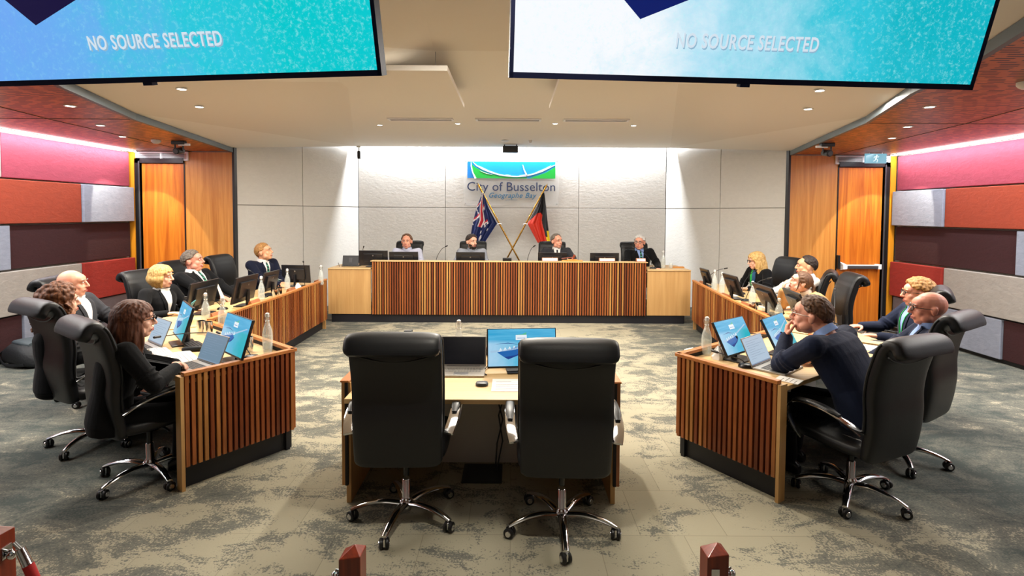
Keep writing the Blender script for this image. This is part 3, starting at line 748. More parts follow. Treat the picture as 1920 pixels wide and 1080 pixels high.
o = b.build('floor_box', bevel=.002); o.location = (-.20, 3.72, 0); tag(o, 'dark square cable box in the carpet under the middle desk', 'floor box')

# ================================================================== office chair
def pm(b, c, rx, z0, z1):
    pass
def super_ring(c, sx, sy, X, Yv, n=28, p=4.0):
    """superellipse ring, centre c, half sizes sx along X and sy along Yv"""
    out = []
    for j in range(n):
        a = 2*PI*j/n; ca, sa = math.cos(a), math.sin(a)
        u = math.copysign(abs(ca)**(2/p), ca)*sx; v = math.copysign(abs(sa)**(2/p), sa)*sy
        out.append(tuple(Vector(c) + X*u + Yv*v))
    return out
def loft_path(b, pts, hw, th, m, p=4.0, n=28, ends=True):
    """pts (y,z); widths hw, half thickness th lists; ring plane spans X and path normal"""
    k = len(pts); R = []
    X = Vector((1, 0, 0))
    for i, (y, z) in enumerate(pts):
        y0, z0 = pts[max(0, i-1)]; y1, z1 = pts[min(k-1, i+1)]
        t = Vector((0, y1-y0, z1-z0)).normalized(); nn = t.cross(X)
        R.append(super_ring((0, y, z), hw[i], th[i], X, nn, n, p))
    if ends:
        def shrink(ring, c, f): return [tuple(Vector(c)+(Vector(q)-Vector(c))*f) for q in ring]
        a = Vector((0, *pts[0])); z_ = Vector((0, *pts[-1]))
        da = (a-Vector((0, *pts[1]))).normalized(); dz = (z_-Vector((0, *pts[-2]))).normalized()
        ta, tz = th[0], th[-1]
        R = [[tuple(Vector(q)+da*ta*.75) for q in shrink(R[0], a, .9)]] + [[tuple(Vector(q)+da*ta*.45) for q in shrink(R[0], a, .97)]] + R + \
            [[tuple(Vector(q)+dz*tz*.45) for q in shrink(R[-1], z_, .97)], [tuple(Vector(q)+dz*tz*.75) for q in shrink(R[-1], z_, .9)]]
    b.rings(R, m)
def spline(pts, k=5):
    out = []; n = len(pts)
    for i in range(n-1):
        p0, p1, p2, p3 = pts[max(i-1, 0)], pts[i], pts[i+1], pts[min(i+2, n-1)]
        for j in range(k):
            t = j/k; t2, t3 = t*t, t*t*t
            out.append(tuple(.5*((2*b_)+(-a+c)*t+(2*a-5*b_+4*c-d)*t2+(-a+3*b_-3*c+d)*t3) for a, b_, c, d in zip(p0, p1, p2, p3)))
    out.append(tuple(pts[-1])); return out
def make_chair(label, group):
    e = empty('office_chair', (0, 0, 0), 0, label, 'chair', group)
    # base
    b = MB(); b.lathe([(.03, .045), (.036, .06), (.042, .075), (.042, .105), (.032, .12), (.026, .13), (.026, .235), (.022, .24)], 'chrome', n=20); b.build('column', e, smooth=True)
    b = MB(); b.lathe([(.017, .23), (.017, .37)], 'plastic_black', n=14)
    b.lathe([(.03, .33), (.045, .36), (.045, .39), (.03, .40)], 'plastic_black', n=16); b.box(-.10, .10, -.14, .12, .375, .415, 'plastic_black')
    b.tube([(.1, .02, .39), (.2, .03, .385), (.24, .03, .38)], .007, 'plastic_black', n=6); b.build('mechanism', e, smooth=True)
    for k in range(5):
        a = 2*PI*k/5 + PI; T = RZ(a)
        prof = spline([(.03, .09), (.12, .105), (.21, .10), (.28, .083), (.325, .066)], 4)
        R = []
        for i, (r, z) in enumerate(prof):
            f = i/(len(prof)-1); hw = .029-.012*f; hh = .018-.008*f
            R.append([(hw*math.cos(q), r, z+hh*math.sin(q)) for q in [2*PI*j/10 for j in range(10)]])
        b = MB(); b.rings(R, 'chrome', T); lg = b.build('leg', e, smooth=True)
        c = (0, .318, .03)
        b = MB(); W = Matrix.Rotation(PI/2, 4, 'Y')
        ca = (k*1.3+.4)
        Tc = T @ Matrix.Translation((0, .318, .03)) @ Matrix.Rotation(ca, 4, 'Z')
        for sgn in (-1, 1):
            x = sgn*.016
            b.lathe([(.004, -.011), (.024, -.011), (.030, -.006), (.030, .006), (.024, .011), (.004, .011)], 'rubber', Tc @ Matrix.Translation((x, 0, 0)) @ W, n=18)
            b.lathe([(.003, sgn*.0112), (.017, sgn*.0112), (.015, sgn*.0145), (.003, sgn*.0145)], 'chrome', Tc @ Matrix.Translation((x, 0, 0)) @ W, n=14)
        b.box(-.005, .005, -.018, .02, -.01, .030, 'chrome', Tc); b.tube([(0, .0, .02), (0, 0, .036)], .008, 'chrome', Tc, n=8)
        b.build('caster', lg, smooth=True)
    # seat
    ys = [-.19, -.12, 0, .15, .235, .275]; zs = [.455, .452, .455, .462, .455, .43]
    sp = spline([(y, z) for y, z in zip(ys, zs)], 4); n = len(sp)
    b = MB(); loft_path(b, sp, [.255+.012*math.sin(PI*i/(n-1)) for i in range(n)], [.055 if i < n-4 else .055-.006*(i-n+4) for i in range(n)], 'leather', 3.2)
    b.build('seat', e, smooth=True)
    # cushion panel on the seat
    def quilt(path, hw, off, amp, nrib, name, bump_from=0, bump_to=1, th=.02):
        sp = spline(path, 14); k = len(sp); nx = 14; R = []
        vs = []; fs = []
        for i, (y, z) in enumerate(sp):
            y0, z0 = sp[max(0, i-1)]; y1, z1 = sp[min(k-1, i+1)]
            t = Vector((0, y1-y0, z1-z0)).normalized(); nn = Vector((1, 0, 0)).cross(t)*-1
            nn = t.cross(Vector((1, 0, 0))) * -1
            f = i/(k-1); rib = amp*abs(math.sin(PI*nrib*f)) if bump_from <= f <= bump_to else amp
            row = []
            for j in range(nx+1):
                u = -1+2*j/nx; edge = (1-abs(u)**4); eb = min(1, min(f, 1-f)*14)
                p = Vector((u*hw, y, z)) + nn*(off + (rib*edge + th*edge)*eb)
                row.append(tuple(p))
            base = [tuple(Vector((u*hw, y, z))) for u in (1, -1)]
            R.append(row+base)
        b = MB(); b.rings(R, 'leather'); return b.build(name, e, smooth=True, auto=False)
    quilt([(-.19, .505), (-.05, .503), (.1, .508), (.21, .508)], .175, -.004, .012, 8, 'seat_cushion', 0, 1, .008)
    # back
    path = [(-.232, .435), (-.250, .55), (-.258, .68), (-.252, .80), (-.265, .92), (-.295, 1.03), (-.322, 1.105), (-.356, 1.142), (-.394, 1.134), (-.412, 1.10)]
    sp = spline(path, 5); n = len(sp)
    hw = []; th = []
    for i in range(n):
        f = i/(n-1); hw.append(.246+.008*min(1, f*1.6)); th.append(.040+.012*math.sin(PI*min(1, f*1.2)) if f < .6 else .043)
    b = MB(); loft_path(b, sp, hw, th, 'leather', 4.2, 32); b.build('backrest', e, smooth=True)
    # welt line beneath the head roll, seen from behind, and piping down both edges
    b = MB()
    L_ = []
    for q in range(13):
        x = -.25+.5*q/12; z_ = 1.075-.06*(1-(x/.25)**2); L_.append((x, -.345-(z_-1.03)*.42, z_))
    b.tube(L_, .006, 'leather', n=6); b.build('piping', e, smooth=True)
    quilt([(-.190, .52), (-.208, .62), (-.206, .74), (-.205, .84), (-.216, .93)], .165, 0, .016, 9, 'back_cushion', 0, 1, .012)
    b = MB()
    for sgn in (-1, 1):
        pth = [(sgn*.250, y+.02, z+.01) for y, z in sp[6:-12]]
        b = MB(); b.tube(pth, .009, 'leather', n=8); b.build('piping', e, smooth=True)
    # armrests
    for sgn in (-1, 1):
        x = sgn*.298
        pth = spline([(x*.93, -.245, .585), (x, -.16, .635), (x*1.03, -.02, .672), (x*1.03, .12, .672), (x*1.02, .20, .645), (x, .232, .58), (x*.97, .215, .50), (x*.86, .17, .415)], 6)
        R = []; pv = [Vector(p) for p in pth]
        for i, p in enumerate(pv):
            t = (pv[min(i+1, len(pv)-1)]-pv[max(i-1, 0)]).normalized(); X = Vector((1, 0, 0)); nn = t.cross(X).normalized(); X = nn.cross(t)*-1
            f = i/(len(pv)-1); ww = .030 if f < .6 else .030-.010*(f-.6)/.4
            R.append(super_ring(p, ww, .0085, X, nn, 12, 3))
        b = MB(); b.rings(R, 'chrome'); ar = b.build('armrest', e, smooth=True)
        pp = [p for p in pv if p.y > -.14 and p.z > .645]
        R = []
        for i, p in enumerate(pp):
            t = (pp[min(i+1, len(pp)-1)]-pp[max(i-1, 0)]).normalized(); nn = Vector((0, -t.z, t.y)); f = i/(len(pp)-1)
            k = max(.35, min(1, min(f, 1-f)*7))**.5
            R.append(super_ring(p+nn*.014, .026*k, .011*k, Vector((1, 0, 0)), nn, 12, 2.6))
        b = MB(); b.rings(R, 'leather_pad'); b.build('arm_pad', ar, smooth=True)
    return e
chairs = []
def place_chair(x, y, fx, fy, label, group, lift=0, base_rot=0, z=0):
    if not chairs: c = make_chair(label, group); c.location = (x, y, z); c.rotation_euler = (0, 0, heading(fx, fy))
    else: c = dup(chairs[0], (x, y, z), heading(fx, fy), label, group)
    chairs.append(c)
    for ch in c.children:
        nm = ch.name.split('.')[0]
        if nm in ('leg',): 
            ch.rotation_euler = (0, 0, base_rot)
        elif nm != 'column': ch.location = (0, 0, lift)
    return c
GF = 'empty chairs at the middle desk'; GL = 'chairs behind the left desks'; GR = 'chairs behind the right desks'; GB = 'chairs behind the bench'
place_chair(-.635, 3.18, -.02, 1, 'empty black leather office chair at the middle desk, left of the pair', GF, .03, math.radians(-12))
place_chair(.30, 3.07, .02, 1, 'empty black leather office chair at the middle desk, right of the pair', GF, .03, 0)
place_chair(-2.52, 3.66, .58, .81, 'black leather chair of the woman with straight brown hair, nearest on the left', GL, -.01, .3)
place_chair(-3.32, 4.21, .47, .88, 'black leather chair of the woman with curly hair', GL, .02, .5)
place_chair(-4.12, 5.25, .97, .25, 'black leather chair of the bald man on the left', GL, .03, .2)
place_chair(-3.90, 6.02, .97, -.2, 'black leather chair of the blonde woman in a black jacket', GL, .0, .2)
place_chair(-4.05, 6.9, .98, -.15, 'black leather chair of the heavy man leaning back', GL, .03, .6)
place_chair(-4.0, 7.86, .98, -.1, 'black leather chair behind the young man in a navy suit', GL, .03, .4)
place_chair(2.24, 3.45, -.40, .92, 'black leather chair of the man resting his chin, nearest on the right', GR, -.04, .2)
place_chair(2.93, 4.0, -.55, .83, 'black leather chair of the bald man in glasses on the right', GR, 0, .35)
place_chair(3.50, 4.90, -.8, .6, 'black leather chair of the man with sandy curls and glasses', GR, .04, .4)
place_chair(3.42, 5.95, -.96, .25, 'black leather chair behind the ponytailed woman, before the push bar door', GR, .03, .1)
place_chair(3.66, 6.80, -.86, .5, 'black leather chair of the dark haired man behind the ponytailed woman', GR, -.02, .3)
place_chair(3.85, 7.95, -.98, -.2, 'black leather chair of the long haired blonde woman', GR, .03, .0)
for i, (x, who, a) in enumerate(((-1.95, 'the man in a pale shirt', 0), (-.74, 'the bearded man', 0), (.73, 'the smiling man in a charcoal suit', .12), (2.33, 'the silver haired man', 0))):
    place_chair(x, 9.86, -a, -1, 'black leather chair behind the bench, of '+who, GB, -.02, .3, .154)
# ================================================================== people
def cloth(name, c, rough=.85, bumpsc=60, st=.15, sheen=.04):
    t = NT(name); cc = lin(c)
    n = t.noise(t.coords((1, 1, .6)), 7, 5, .55)
    t.link(t.ramp(n, [(.3, [x*.85 for x in cc[:3]]), (.7, [min(1, x*1.15) for x in cc[:3]])]), t.b.inputs['Base Color'])
    t.b.inputs['Roughness'].default_value = rough; t.b.inputs['Specular IOR Level'].default_value = .18; t.b.inputs['Sheen Weight'].default_value = sheen
    t.bump(n, .35, .03); M[name] = t.m
def skin(name, c):
    t = NT(name); cc = lin(c)
    n = t.noise(t.coords(), 14, 3, .5)
    t.link(t.ramp(n, [(.3, [cc[0]*.96, cc[1]*.86, cc[2]*.84]), (.7, [min(1, cc[0]*1.04), min(1, cc[1]*1.06), min(1, cc[2]*1.05)])]), t.b.inputs['Base Color'])
    t.b.inputs['Roughness'].default_value = .5; t.b.inputs['Subsurface Weight'].default_value = .08
    t.b.inputs['Subsurface Radius'].default_value = (.6, .25, .15); t.b.inputs['Subsurface Scale'].default_value = .02
    M[name] = t.m
def hairm(name, c1, c2):
    t = NT(name)
    n = t.noise(t.coords((60, 60, 7)), 1.5, 5, .6, .5)
    t.link(t.ramp(n, [(.32, c1), (.68, c2)]), t.b.inputs['Base Color']); t.b.inputs['Roughness'].default_value = .62
    t.bump(n, .5, .006); M[name] = t.m
skin('skin_fair', 'e2b097'); skin('skin_pink', 'dd9f86'); skin('skin_warm', 'd6a07c'); skin('skin_red', 'd4907a')
hairm('hair_brown', '3a1c0e', '74432a'); hairm('hair_auburn', '3f2010', '8a5128'); hairm('hair_dark', '140c09', '2e1d14')
hairm('hair_blonde', '9a7236', 'd8b676'); hairm('hair_sandy', '7a5228', 'b98a4e'); hairm('hair_grey', '5a5550', '9a948c'); hairm('hair_silver', '9a9a9a', 'dcdcda')
hairm('hair_midbrown', '3a2416', '6e4a2e'); hairm('hair_salt', '3f3731', '7c7064')
cloth('cloth_black', '08090c'); cloth('cloth_navy', '151d33'); cloth('cloth_ink', '10162a'); cloth('cloth_charcoal', '2b2c31'); cloth('cloth_white', 'd9d6d2', .8)
cloth('cloth_pale', 'b9bdd2', .8); cloth('cloth_check', '8b909b', .8); cloth('cloth_tan', 'bf9463'); cloth('cloth_blue', '7f98c9', .8); cloth('cloth_cream', 'd6cabb', .8)
cloth('tie_green', '1c3f37', .5); cloth('tie_dark', '1a2430', .5); cloth('scarf_teal', '24476b', .6); cloth('scarf_green', '1f9a42', .6)
mat('eye_white', 'cfc5bd', .3); mat('eye_dark', '1c120c', .2); mat('lip', 'a9574c', .5); mat('shoe_black', '0a0a0c', .35)
mat('lens', 'ffffff', .02); M['lens'].node_tree.nodes['Principled BSDF'].inputs['Alpha'].default_value = .04
mat('rim_black', '0a0a0b', .3); mat('rim_steel', '8a8078', .3, .9)
mat('tie_stripe', '3f9a7c', .5)

def remesh(b, name, m, voxel, parent=None, smooth=4, fac=.5):
    o = b.build('tmp'); me0 = o.data
    md = o.modifiers.new('r', 'REMESH'); md.mode = 'VOXEL'; md.voxel_size = voxel; md.use_smooth_shade = True
    if smooth: sm = o.modifiers.new('s', 'SMOOTH'); sm.factor = fac; sm.iterations = smooth
    dg = bpy.context.evaluated_depsgraph_get(); dg.update()
    me = bpy.data.meshes.new_from_object(o.evaluated_get(dg)); bpy.data.objects.remove(o); bpy.data.meshes.remove(me0)
    me.name = name; me.materials.clear(); me.materials.append(M[m])
    me.polygons.foreach_set('material_index', [0]*len(me.polygons))
    me.polygons.foreach_set('use_smooth', [True]*len(me.polygons))
    p = bpy.data.objects.new(name, me); COL.objects.link(p)
    if parent is not None: p.parent = parent
    return p
def limb(b, pts, rad, n=12, T=None, flat=None):
    b.tube(pts, rad, None, T, n=n, flat=flat)
    for p, r in ((pts[0], rad[0]), (pts[-1], rad[-1])): b.ell(tuple(p), (r, r, r), None, T, n=n, k=8)
def ring3(c, R, F, rx, ry, n=24, p=2.3):
    return super_ring(c, rx, ry, R, F, n, p)
def ik(A, Bt, l1, l2, hint):
    A, Bt = Vector(A), Vector(Bt); d = Bt-A; L_ = min(d.length, (l1+l2)*.995); d.normalize()
    Bt = A+d*L_; a = (l1*l1-l2*l2+L_*L_)/(2*L_); h = math.sqrt(max(0, l1*l1-a*a))
    hv = Vector(hint); hv = (hv-d*hv.dot(d)).normalized()
    return A+d*a+hv*h, Bt
def hand(b, wrist, d, pn, side, curl=.5, k=1.0, spread=.06, thumb=.5):
    """wrist point, finger direction d, palm normal pn, side=+1 thumb towards d x pn"""
    d = Vector(d).normalized(); pn = Vector(pn); pn = (pn-d*pn.dot(d)).normalized(); s = d.cross(pn)*side
    w = Vector(wrist)
    R = []
    for f, hw, ht in ((-.02, .026, .02), (0, .029, .019), (.03, .038, .017), (.06, .042, .015), (.085, .040, .012)):
        R.append(super_ring(w+d*f*k, hw*k, ht*k, s, pn, 14, 2.8))
    b.rings(R)
    for i, (off, ln) in enumerate(((.031, .068), (.011, .077), (-.010, .072), (-.030, .057))):
        base = w + d*.078*k + s*off*k; dd = (d + s*spread*(off/.03)).normalized(); pts = [base]; ang = curl*(.35+.1*i)
        cd = dd; p = base
        for j, f in enumerate((.45, .32, .27)):
            q = Matrix.Rotation(-ang*(1 if j else .8), 3, s*side) if False else None
            cd = (cd*math.cos(ang) + pn*math.sin(ang)).normalized() if j == 0 else (cd + pn*math.tan(min(1.2, ang*1.1)) - cd*0).normalized()
            p = p + cd*ln*f*k*1.05; pts.append(p)
        limb(b, pts, [.0095*k, .009*k, .0085*k, .0075*k], 9)
    tb = w + d*.02*k + s*.030*k
    td = (s*.75 + d*.65 + pn*thumb).normalized(); t2 = (s*.25 + d*.9 + pn*thumb*1.2).normalized()
    limb(b, [tb, tb+td*.035*k, tb+td*.035*k+t2*.03*k, tb+td*.035*k+t2*.055*k], [.014*k, .012*k, .0105*k, .009*k], 9)

SK = (0, -.012, .028); SR = (.077, .097, .089)
def scalp(az, el, k=1.0):
    a, e = math.radians(az), math.radians(el)
    return Vector((SK[0]+SR[0]*k*math.cos(e)*math.sin(a), SK[1]+SR[1]*k*math.cos(e)*math.cos(a), SK[2]+SR[2]*k*math.sin(e)))
def hairline(az, style='m'):
    a = abs(((az+180) % 360)-180)
    pts = {'m': [(0, 44), (30, 36), (50, 24), (68, 8), (85, 6), (105, -4), (125, -28), (180, -46)],
           'rec': [(0, 66), (25, 50), (45, 46), (62, 14), (80, 6), (105, -4), (125, -28), (180, -46)],
           'bald': [(0, 91), (60, 91), (62, 40), (75, 18), (85, 16), (120, 20), (180, 22)],
           'f': [(0, 46), (30, 38), (50, 20), (65, -5), (80, -20), (100, -40), (180, -50)]}[style]
    for (x0, y0), (x1, y1) in zip(pts, pts[1:]):
        if a <= x1: return y0+(y1-y0)*(a-x0)/(x1-x0)
    return pts[-1][1]
def hair(style, T, rnd, parent, m, vox):
    b = MB()
    def tuft(p, d, ln, r, droop=.0, n=6):
        p = Vector(p); d = Vector(d).normalized()
        q = [p, p+d*ln*.5, p+d*ln+Vector((0, 0, -droop))]
        limb(b, q, [r, r*.85, r*.45], n, T)
    kind = style[0]; line = {'short': 'm', 'receding': 'rec', 'bald': 'bald', 'curly_short': 'm', 'bob': 'f', 'long': 'f', 'curly_long': 'f', 'ponytail': 'f', 'longwavy': 'f'}[kind]
    vol = style[1] if len(style) > 1 else 1.0
    step = 8
    for el in range(-60, 90, step):
        nn = max(1, int(48*math.cos(math.radians(el))))
        for i in range(nn):
            az = 360*i/nn + rnd.uniform(-4, 4) - 180; e2 = el + rnd.uniform(-3, 3)
            hl = hairline(az, line)
            if line == 'bald':
                a = abs(az)
                lo = {True: -48}.get(a > 120, -4 if a > 80 else 4)
                if not (a > 62 and lo < e2 < hl): continue
            elif e2 < hl: continue
            p = scalp(az, e2, .985); nrm = (p-Vector(SK)).normalized()
            back = Vector((0, -1, 0)); down = Vector((0, 0, -1))
            tang = back*.8+down*.5 if kind not in ('bob', 'long', 'curly_long', 'longwavy') else down + back*.2
            if kind == 'ponytail': tang = back
            tang = (tang-nrm*tang.dot(nrm)).normalized()
            if kind in ('short', 'receding'): tuft(p, tang+nrm*.14*vol+Vector((rnd.uniform(-.12, .12), 0, rnd.uniform(-.08, .08))), .038, .0098*vol)
            elif kind == 'bald': tuft(scalp(az, e2, .945), tang, .022, .0072)
            elif kind == 'curly_short': 
                q = p+nrm*rnd.uniform(.004, .018); b.ell(tuple(q), (.014,)*3, None, T, 8, 6)
            elif kind in ('bob', 'long', 'longwavy'): tuft(p+nrm*.004, tang+nrm*.12, .05, .0165*vol)
            elif kind == 'curly_long': b.ell(tuple(p+nrm*rnd.uniform(0, .03)), (.021,)*3, None, T, 8, 6)
            elif kind == 'ponytail': tuft(p, tang+nrm*.05, .04, .011)
    # hanging locks
    def lock(az, L_, r, out=1.0, wav=0, curl_in=0, start=0):
        p = scalp(az, start, 1.03); nrm = Vector((p.x, p.y, 0)).normalized(); pts = [p]; rr = [r]; k = 7; ph = rnd.uniform(0, 6)
        for j in range(1, k+1):
            f = j/k
            q = p + Vector((0, 0, -L_*f)) + nrm*(.018*out*math.sin(PI*min(1, f*1.1)) - curl_in*f*f) + Vector((math.sin(ph+f*9)*wav, math.cos(ph+f*7)*wav, 0))
            pts.append(q); rr.append(r*(1-.45*f))
        limb(b, pts, rr, 7, T)
    if kind in ('long', 'longwavy'):
        for i in range(34):
            az = 68 + (360-136)*i/33 + rnd.uniform(-3, 3); lock(az, (.30 if kind == 'long' else .27)+rnd.uniform(-.03, .03), .017, 1.0, .004 if kind == 'long' else .008, .012)
        for i in range(26):
            az = 72 + (360-144)*i/25; lock(az, .22, .015, .6, .004, .015, 20)
    if kind == 'bob':
        for i in range(32):
            az = 62 + (360-124)*i/31; lock(az, .125+rnd.uniform(-.01, .01), .018, 1.3, .003, .03)
        for i in range(18):   # swept fringe
            az = -75+150*i/17; p = scalp(az*.8, 52, 1.03); q = scalp(az, 24, 1.05); limb(b, [p, (p+q)/2+Vector((0, .006, .004)), q], [.013, .013, .006], 7, T)
    if kind == 'curly_long':
        for i in range(150):
            az = 62 + (360-124)*rnd.random(); z_ = rnd.uniform(-.16, .04); p = scalp(az, 0, 1.05)
            o_ = Vector((p.x, p.y, 0)).normalized()*rnd.uniform(0, .05)
            p = p+o_+Vector((0, 0, z_-.02))
            a0 = rnd.uniform(0, 6); R_ = .012
            pts = [p+Vector((R_*math.cos(a0+t*1.5), R_*math.sin(a0+t*1.5), -.014*t)) for t in range(6)]
            limb(b, pts, [.0085]*6, 6, T)
    if kind == 'ponytail':
        c = Vector((0, -.105, .02)); b.ell(tuple(c), (.022, .02, .022), None, T)
        for i in range(12):
            dx = rnd.uniform(-.02, .02); limb(b, [c, c+Vector((dx, -.03, -.02)), c+Vector((dx*1.5, -.035, -.10)), c+Vector((dx, -.015, -.17))], [.013, .015, .013, .006], 7, T)
        for s_ in (-1, 1): limb(b, [Vector((s_*.068, .045, .05)), Vector((s_*.081, .035, .0)), Vector((s_*.078, .03, -.06)), Vector((s_*.07, .035, -.10))], [.008, .009, .007, .004], 7, T)
    return remesh(b, 'hair', m, vox, parent, 2, .5)

def person(loc, f, label, seat=.49, k=1.0, lean=4, bend=0, side=0, head=(0, 0, 0), lh=None, rh=None, skinm='skin_fair', hairs=('short',), hairc='hair_brown',
           top='jacket', topc='cloth_navy', under='cloth_white', tie=None, legc='cloth_black', glasses=None, beard=None, belly=0, vox=.008, female=False,
           feet=.0, seed=1, hk=1.12, hand_pose=None, smile=0, neckf=0, wid=1.13, knees=.10, thigh=.43, lanyard=None, shirt_v=.065, scarf=None, ink=None):
    rnd = random.Random(seed)
    root = empty('person', loc, heading(*f), label, 'person')
    # ---- skeleton
    hip = Vector((0, -.02, seat+.095*k))
    la = math.radians(lean); lb = math.radians(lean+bend); sd = math.radians(side)
    S1 = Vector((math.sin(sd)*.5, math.sin(la), math.cos(la))).normalized(); S2 = Vector((math.sin(sd), math.sin(lb), math.cos(lb))).normalized()
    waist = hip+S1*.17*k; chest = waist+S2*.18*k; nb = chest+S2*.165*k
    Xr = Vector((1, 0, 0)) - S2*S2.x; Xr.normalize(); F2 = S2.cross(Xr)*1.0; F2 = -F2 if F2.y < 0 else F2
    F1 = Vector((0, 1, 0)) - S1*S1.y; F1.normalize()
    sw = (.172 if female else .19)*k*wid
    yaw, pitch, roll = [math.radians(a) for a in head]
    upn = (S2*.55+Vector((0, 0, 1))*.45 + Vector((0, .12+neckf, 0))).normalized()
    hc = nb + upn*(.132+.10*(hk-1))*k + Vector((0, .012, 0))
    HT = Matrix.Translation(hc) @ Matrix.Rotation(yaw, 4, 'Z') @ Matrix.Rotation(pitch, 4, 'X') @ Matrix.Rotation(roll, 4, 'Y') @ Matrix.Scale(k*hk, 4)
    sh = {s: nb - S2*.038*k + Xr*s*sw for s in (-1, 1)}
    W = {-1: lh or (-.2, .42, .76), 1: rh or (.2, .42, .76)}
    EL = {}; WR = {}
    for s in (-1, 1):
        hint = Vector((s*.8, -.35, -1)) if not (hand_pose and hand_pose.get('hint%d' % s)) else Vector(hand_pose['hint%d' % s])
        e_, w_ = ik(sh[s], W[s], .285*k, .25*k, hint); EL[s] = e_; WR[s] = w_
    HI = {s: hip+Vector((s*.085*k, .02, -.01)) for s in (-1, 1)}
    KN = {s: Vector((s*(knees+.02*k), thigh*k, seat+.075*k)) for s in (-1, 1)}
    AN = {s: Vector((s*(knees+.01), thigh*k+feet+s*.03, .095)) for s in (-1, 1)}
    if loc[2] > .05:
        for s in (-1, 1): AN[s].z = .095
    # ---- torso loft shared by skin and clothes
    def torso(b, g, lower=-.09, upto=.0, bel=0, fem=female):
        L_ = [(hip+S1*lower*k, F1, .150, .105), (hip+S1*-.03*k, F1, .168+.008*fem, .122), (hip+S1*.05*k, F1, .160, .120+bel*.6), (waist, (F1+F2).normalized(), .138 if fem else .150, .108+bel),
              (waist+S2*.09*k, F2, .150 if fem else .160, .112+bel*.55+.012*fem), (chest+S2*.02*k, F2, .160 if fem else .172, .118+bel*.15+.014*fem), (chest+S2*.09*k, F2, .172 if fem else .185, .105),
              (nb-S2*.035*k, F2, .150 if fem else .165, .080), (nb-S2*.005*k+upto*S2, F2, .085, .062)]
        R = []
        for c, Fv, rx, ry in L_:
            fwd = Fv*(bel*.5 if c is not L_[0][0] else 0)
            R.append(super_ring(c+(Fv*bel*.45 if (c-waist).length < .12 else Vector((0, 0, 0))), (rx*wid+g)*k, (ry+g)*k, Xr, Fv, 26, 2.5))
        b.rings(R)
    def sleeve(b, s, g, end=1.0, r0=.062, r1=.048, r2=.034, cuff=None):
        wv = EL[s].lerp(WR[s], end)
        limb(b, [nb-S2*.055*k+Xr*s*sw*.55, sh[s]], [(.062+g)*k, (r0+g)*k])
        limb(b, [sh[s], sh[s].lerp(EL[s], .5), EL[s]], [(r0+g)*k, (r0*.88+g)*k, (r1+g)*k])
        limb(b, [EL[s], EL[s].lerp(wv, .4), wv], [(r1+g)*k, (r1*.95+g)*k, (r2+g)*k])
    # ---- body: one continuous mesh
    b = MB(); b.mi(skinm)
    torso(b, -.012, lower=-.07)
    limb(b, [nb-S2*.03*k, nb+(hc-nb)*.35, hc+Vector((0, -.02*k, -.05*k))], [.058*k*(.88 if female else 1.02), .052*k*(.86 if female else 1.05), .054*k*(.86 if female else 1.05)], 16)
    def he(c, r): b.ell(c, r, None, HT, 18, 12)
    fw = .93 if female else 1.0
    he((0, -.012, .028), (.075, .095, .086)); he((0, .018, -.035), (.058*fw, .072, .078)); he((0, .052, -.088), (.031*fw, .030, .024))
    he((0, .045, .035), (.060, .050, .048)); he((0, .03, -.06), (.052*fw, .05, .045))
    for s in (-1, 1):
        he((s*.032, .052, -.028), (.025, .027, .028)); he((s*.078, -.012, -.008), (.010, .019, .031)); he((s*.083, -.020, .004), (.008, .013, .018))
        he((s*.030, .080, .024), (.020, .011, .007)); he((s*.010, .098, -.031), (.008, .009, .007))
        he((s*.045, .02, -.06), (.022, .035, .03))
    limb(b, [(0, .088, .018), (0, .102, -.008), (0, .110, -.026)], [.008, .010, .012], 10, HT)
    limb(b, [(-.020, .082, -.058), (0, .090, -.055), (.020, .082, -.058)], [.006, .009, .006], 8, HT)
    limb(b, [(-.018, .081, -.069), (0, .088, -.070), (.018, .081, -.069)], [.006, .0095, .006], 8, HT)
    if belly > .04: he((0, .025, -.095), (.045, .04, .03))
    for s in (-1, 1):
        sleeve(b, s, -.012, 1.0, .058, .046, .031)
        dv = (WR[s]-EL[s]).normalized(); hp = (hand_pose or {}).get(s, {})
        hd = hp.get('d', dv); hn = hp.get('n', (0, 0, -1))
        hand(b, WR[s], hd, hn, hp.get('side', s if True else -s), hp.get('curl', .45), k*(.93 if female else 1.0), hp.get('spread', .06), hp.get('thumb', .35))
        limb(b, [HI[s], HI[s].lerp(KN[s], .5), KN[s]], [.080*k, .068*k, .050*k]); limb(b, [KN[s], KN[s].lerp(AN[s], .4), AN[s]], [.050*k, .048*k, .032*k])
        limb(b, [AN[s], AN[s]+Vector((0, .10, -.045)), AN[s]+Vector((0, .16, -.055))], [.034*k, .030*k, .024*k])
    body = remesh(b, 'body', skinm, vox*.82, root, 3, .5)
    # ---- face
    for s in (-1, 1):
        b = MB(); b.ell((s*.030, .0845, .008), (.0120, .0080, .0052), 'eye_white', HT, 14, 8); b.ell((s*.030+.000, .0902, .008), (.0052, .0030, .0050), 'eye_dark', HT, 12, 8); b.build('eye', root, smooth=True)
        b = MB(); b.mi(hairc if hairc not in ('hair_silver',) else 'hair_grey'); b.tube([(s*.013, .0965, .0255), (s*.030, .0965, .0315), (s*.048, .086, .0265)], [.0032, .0042, .0022], None, HT, 7); b.build('eyebrow', root, smooth=True)
    b = MB(); b.mi('lip')
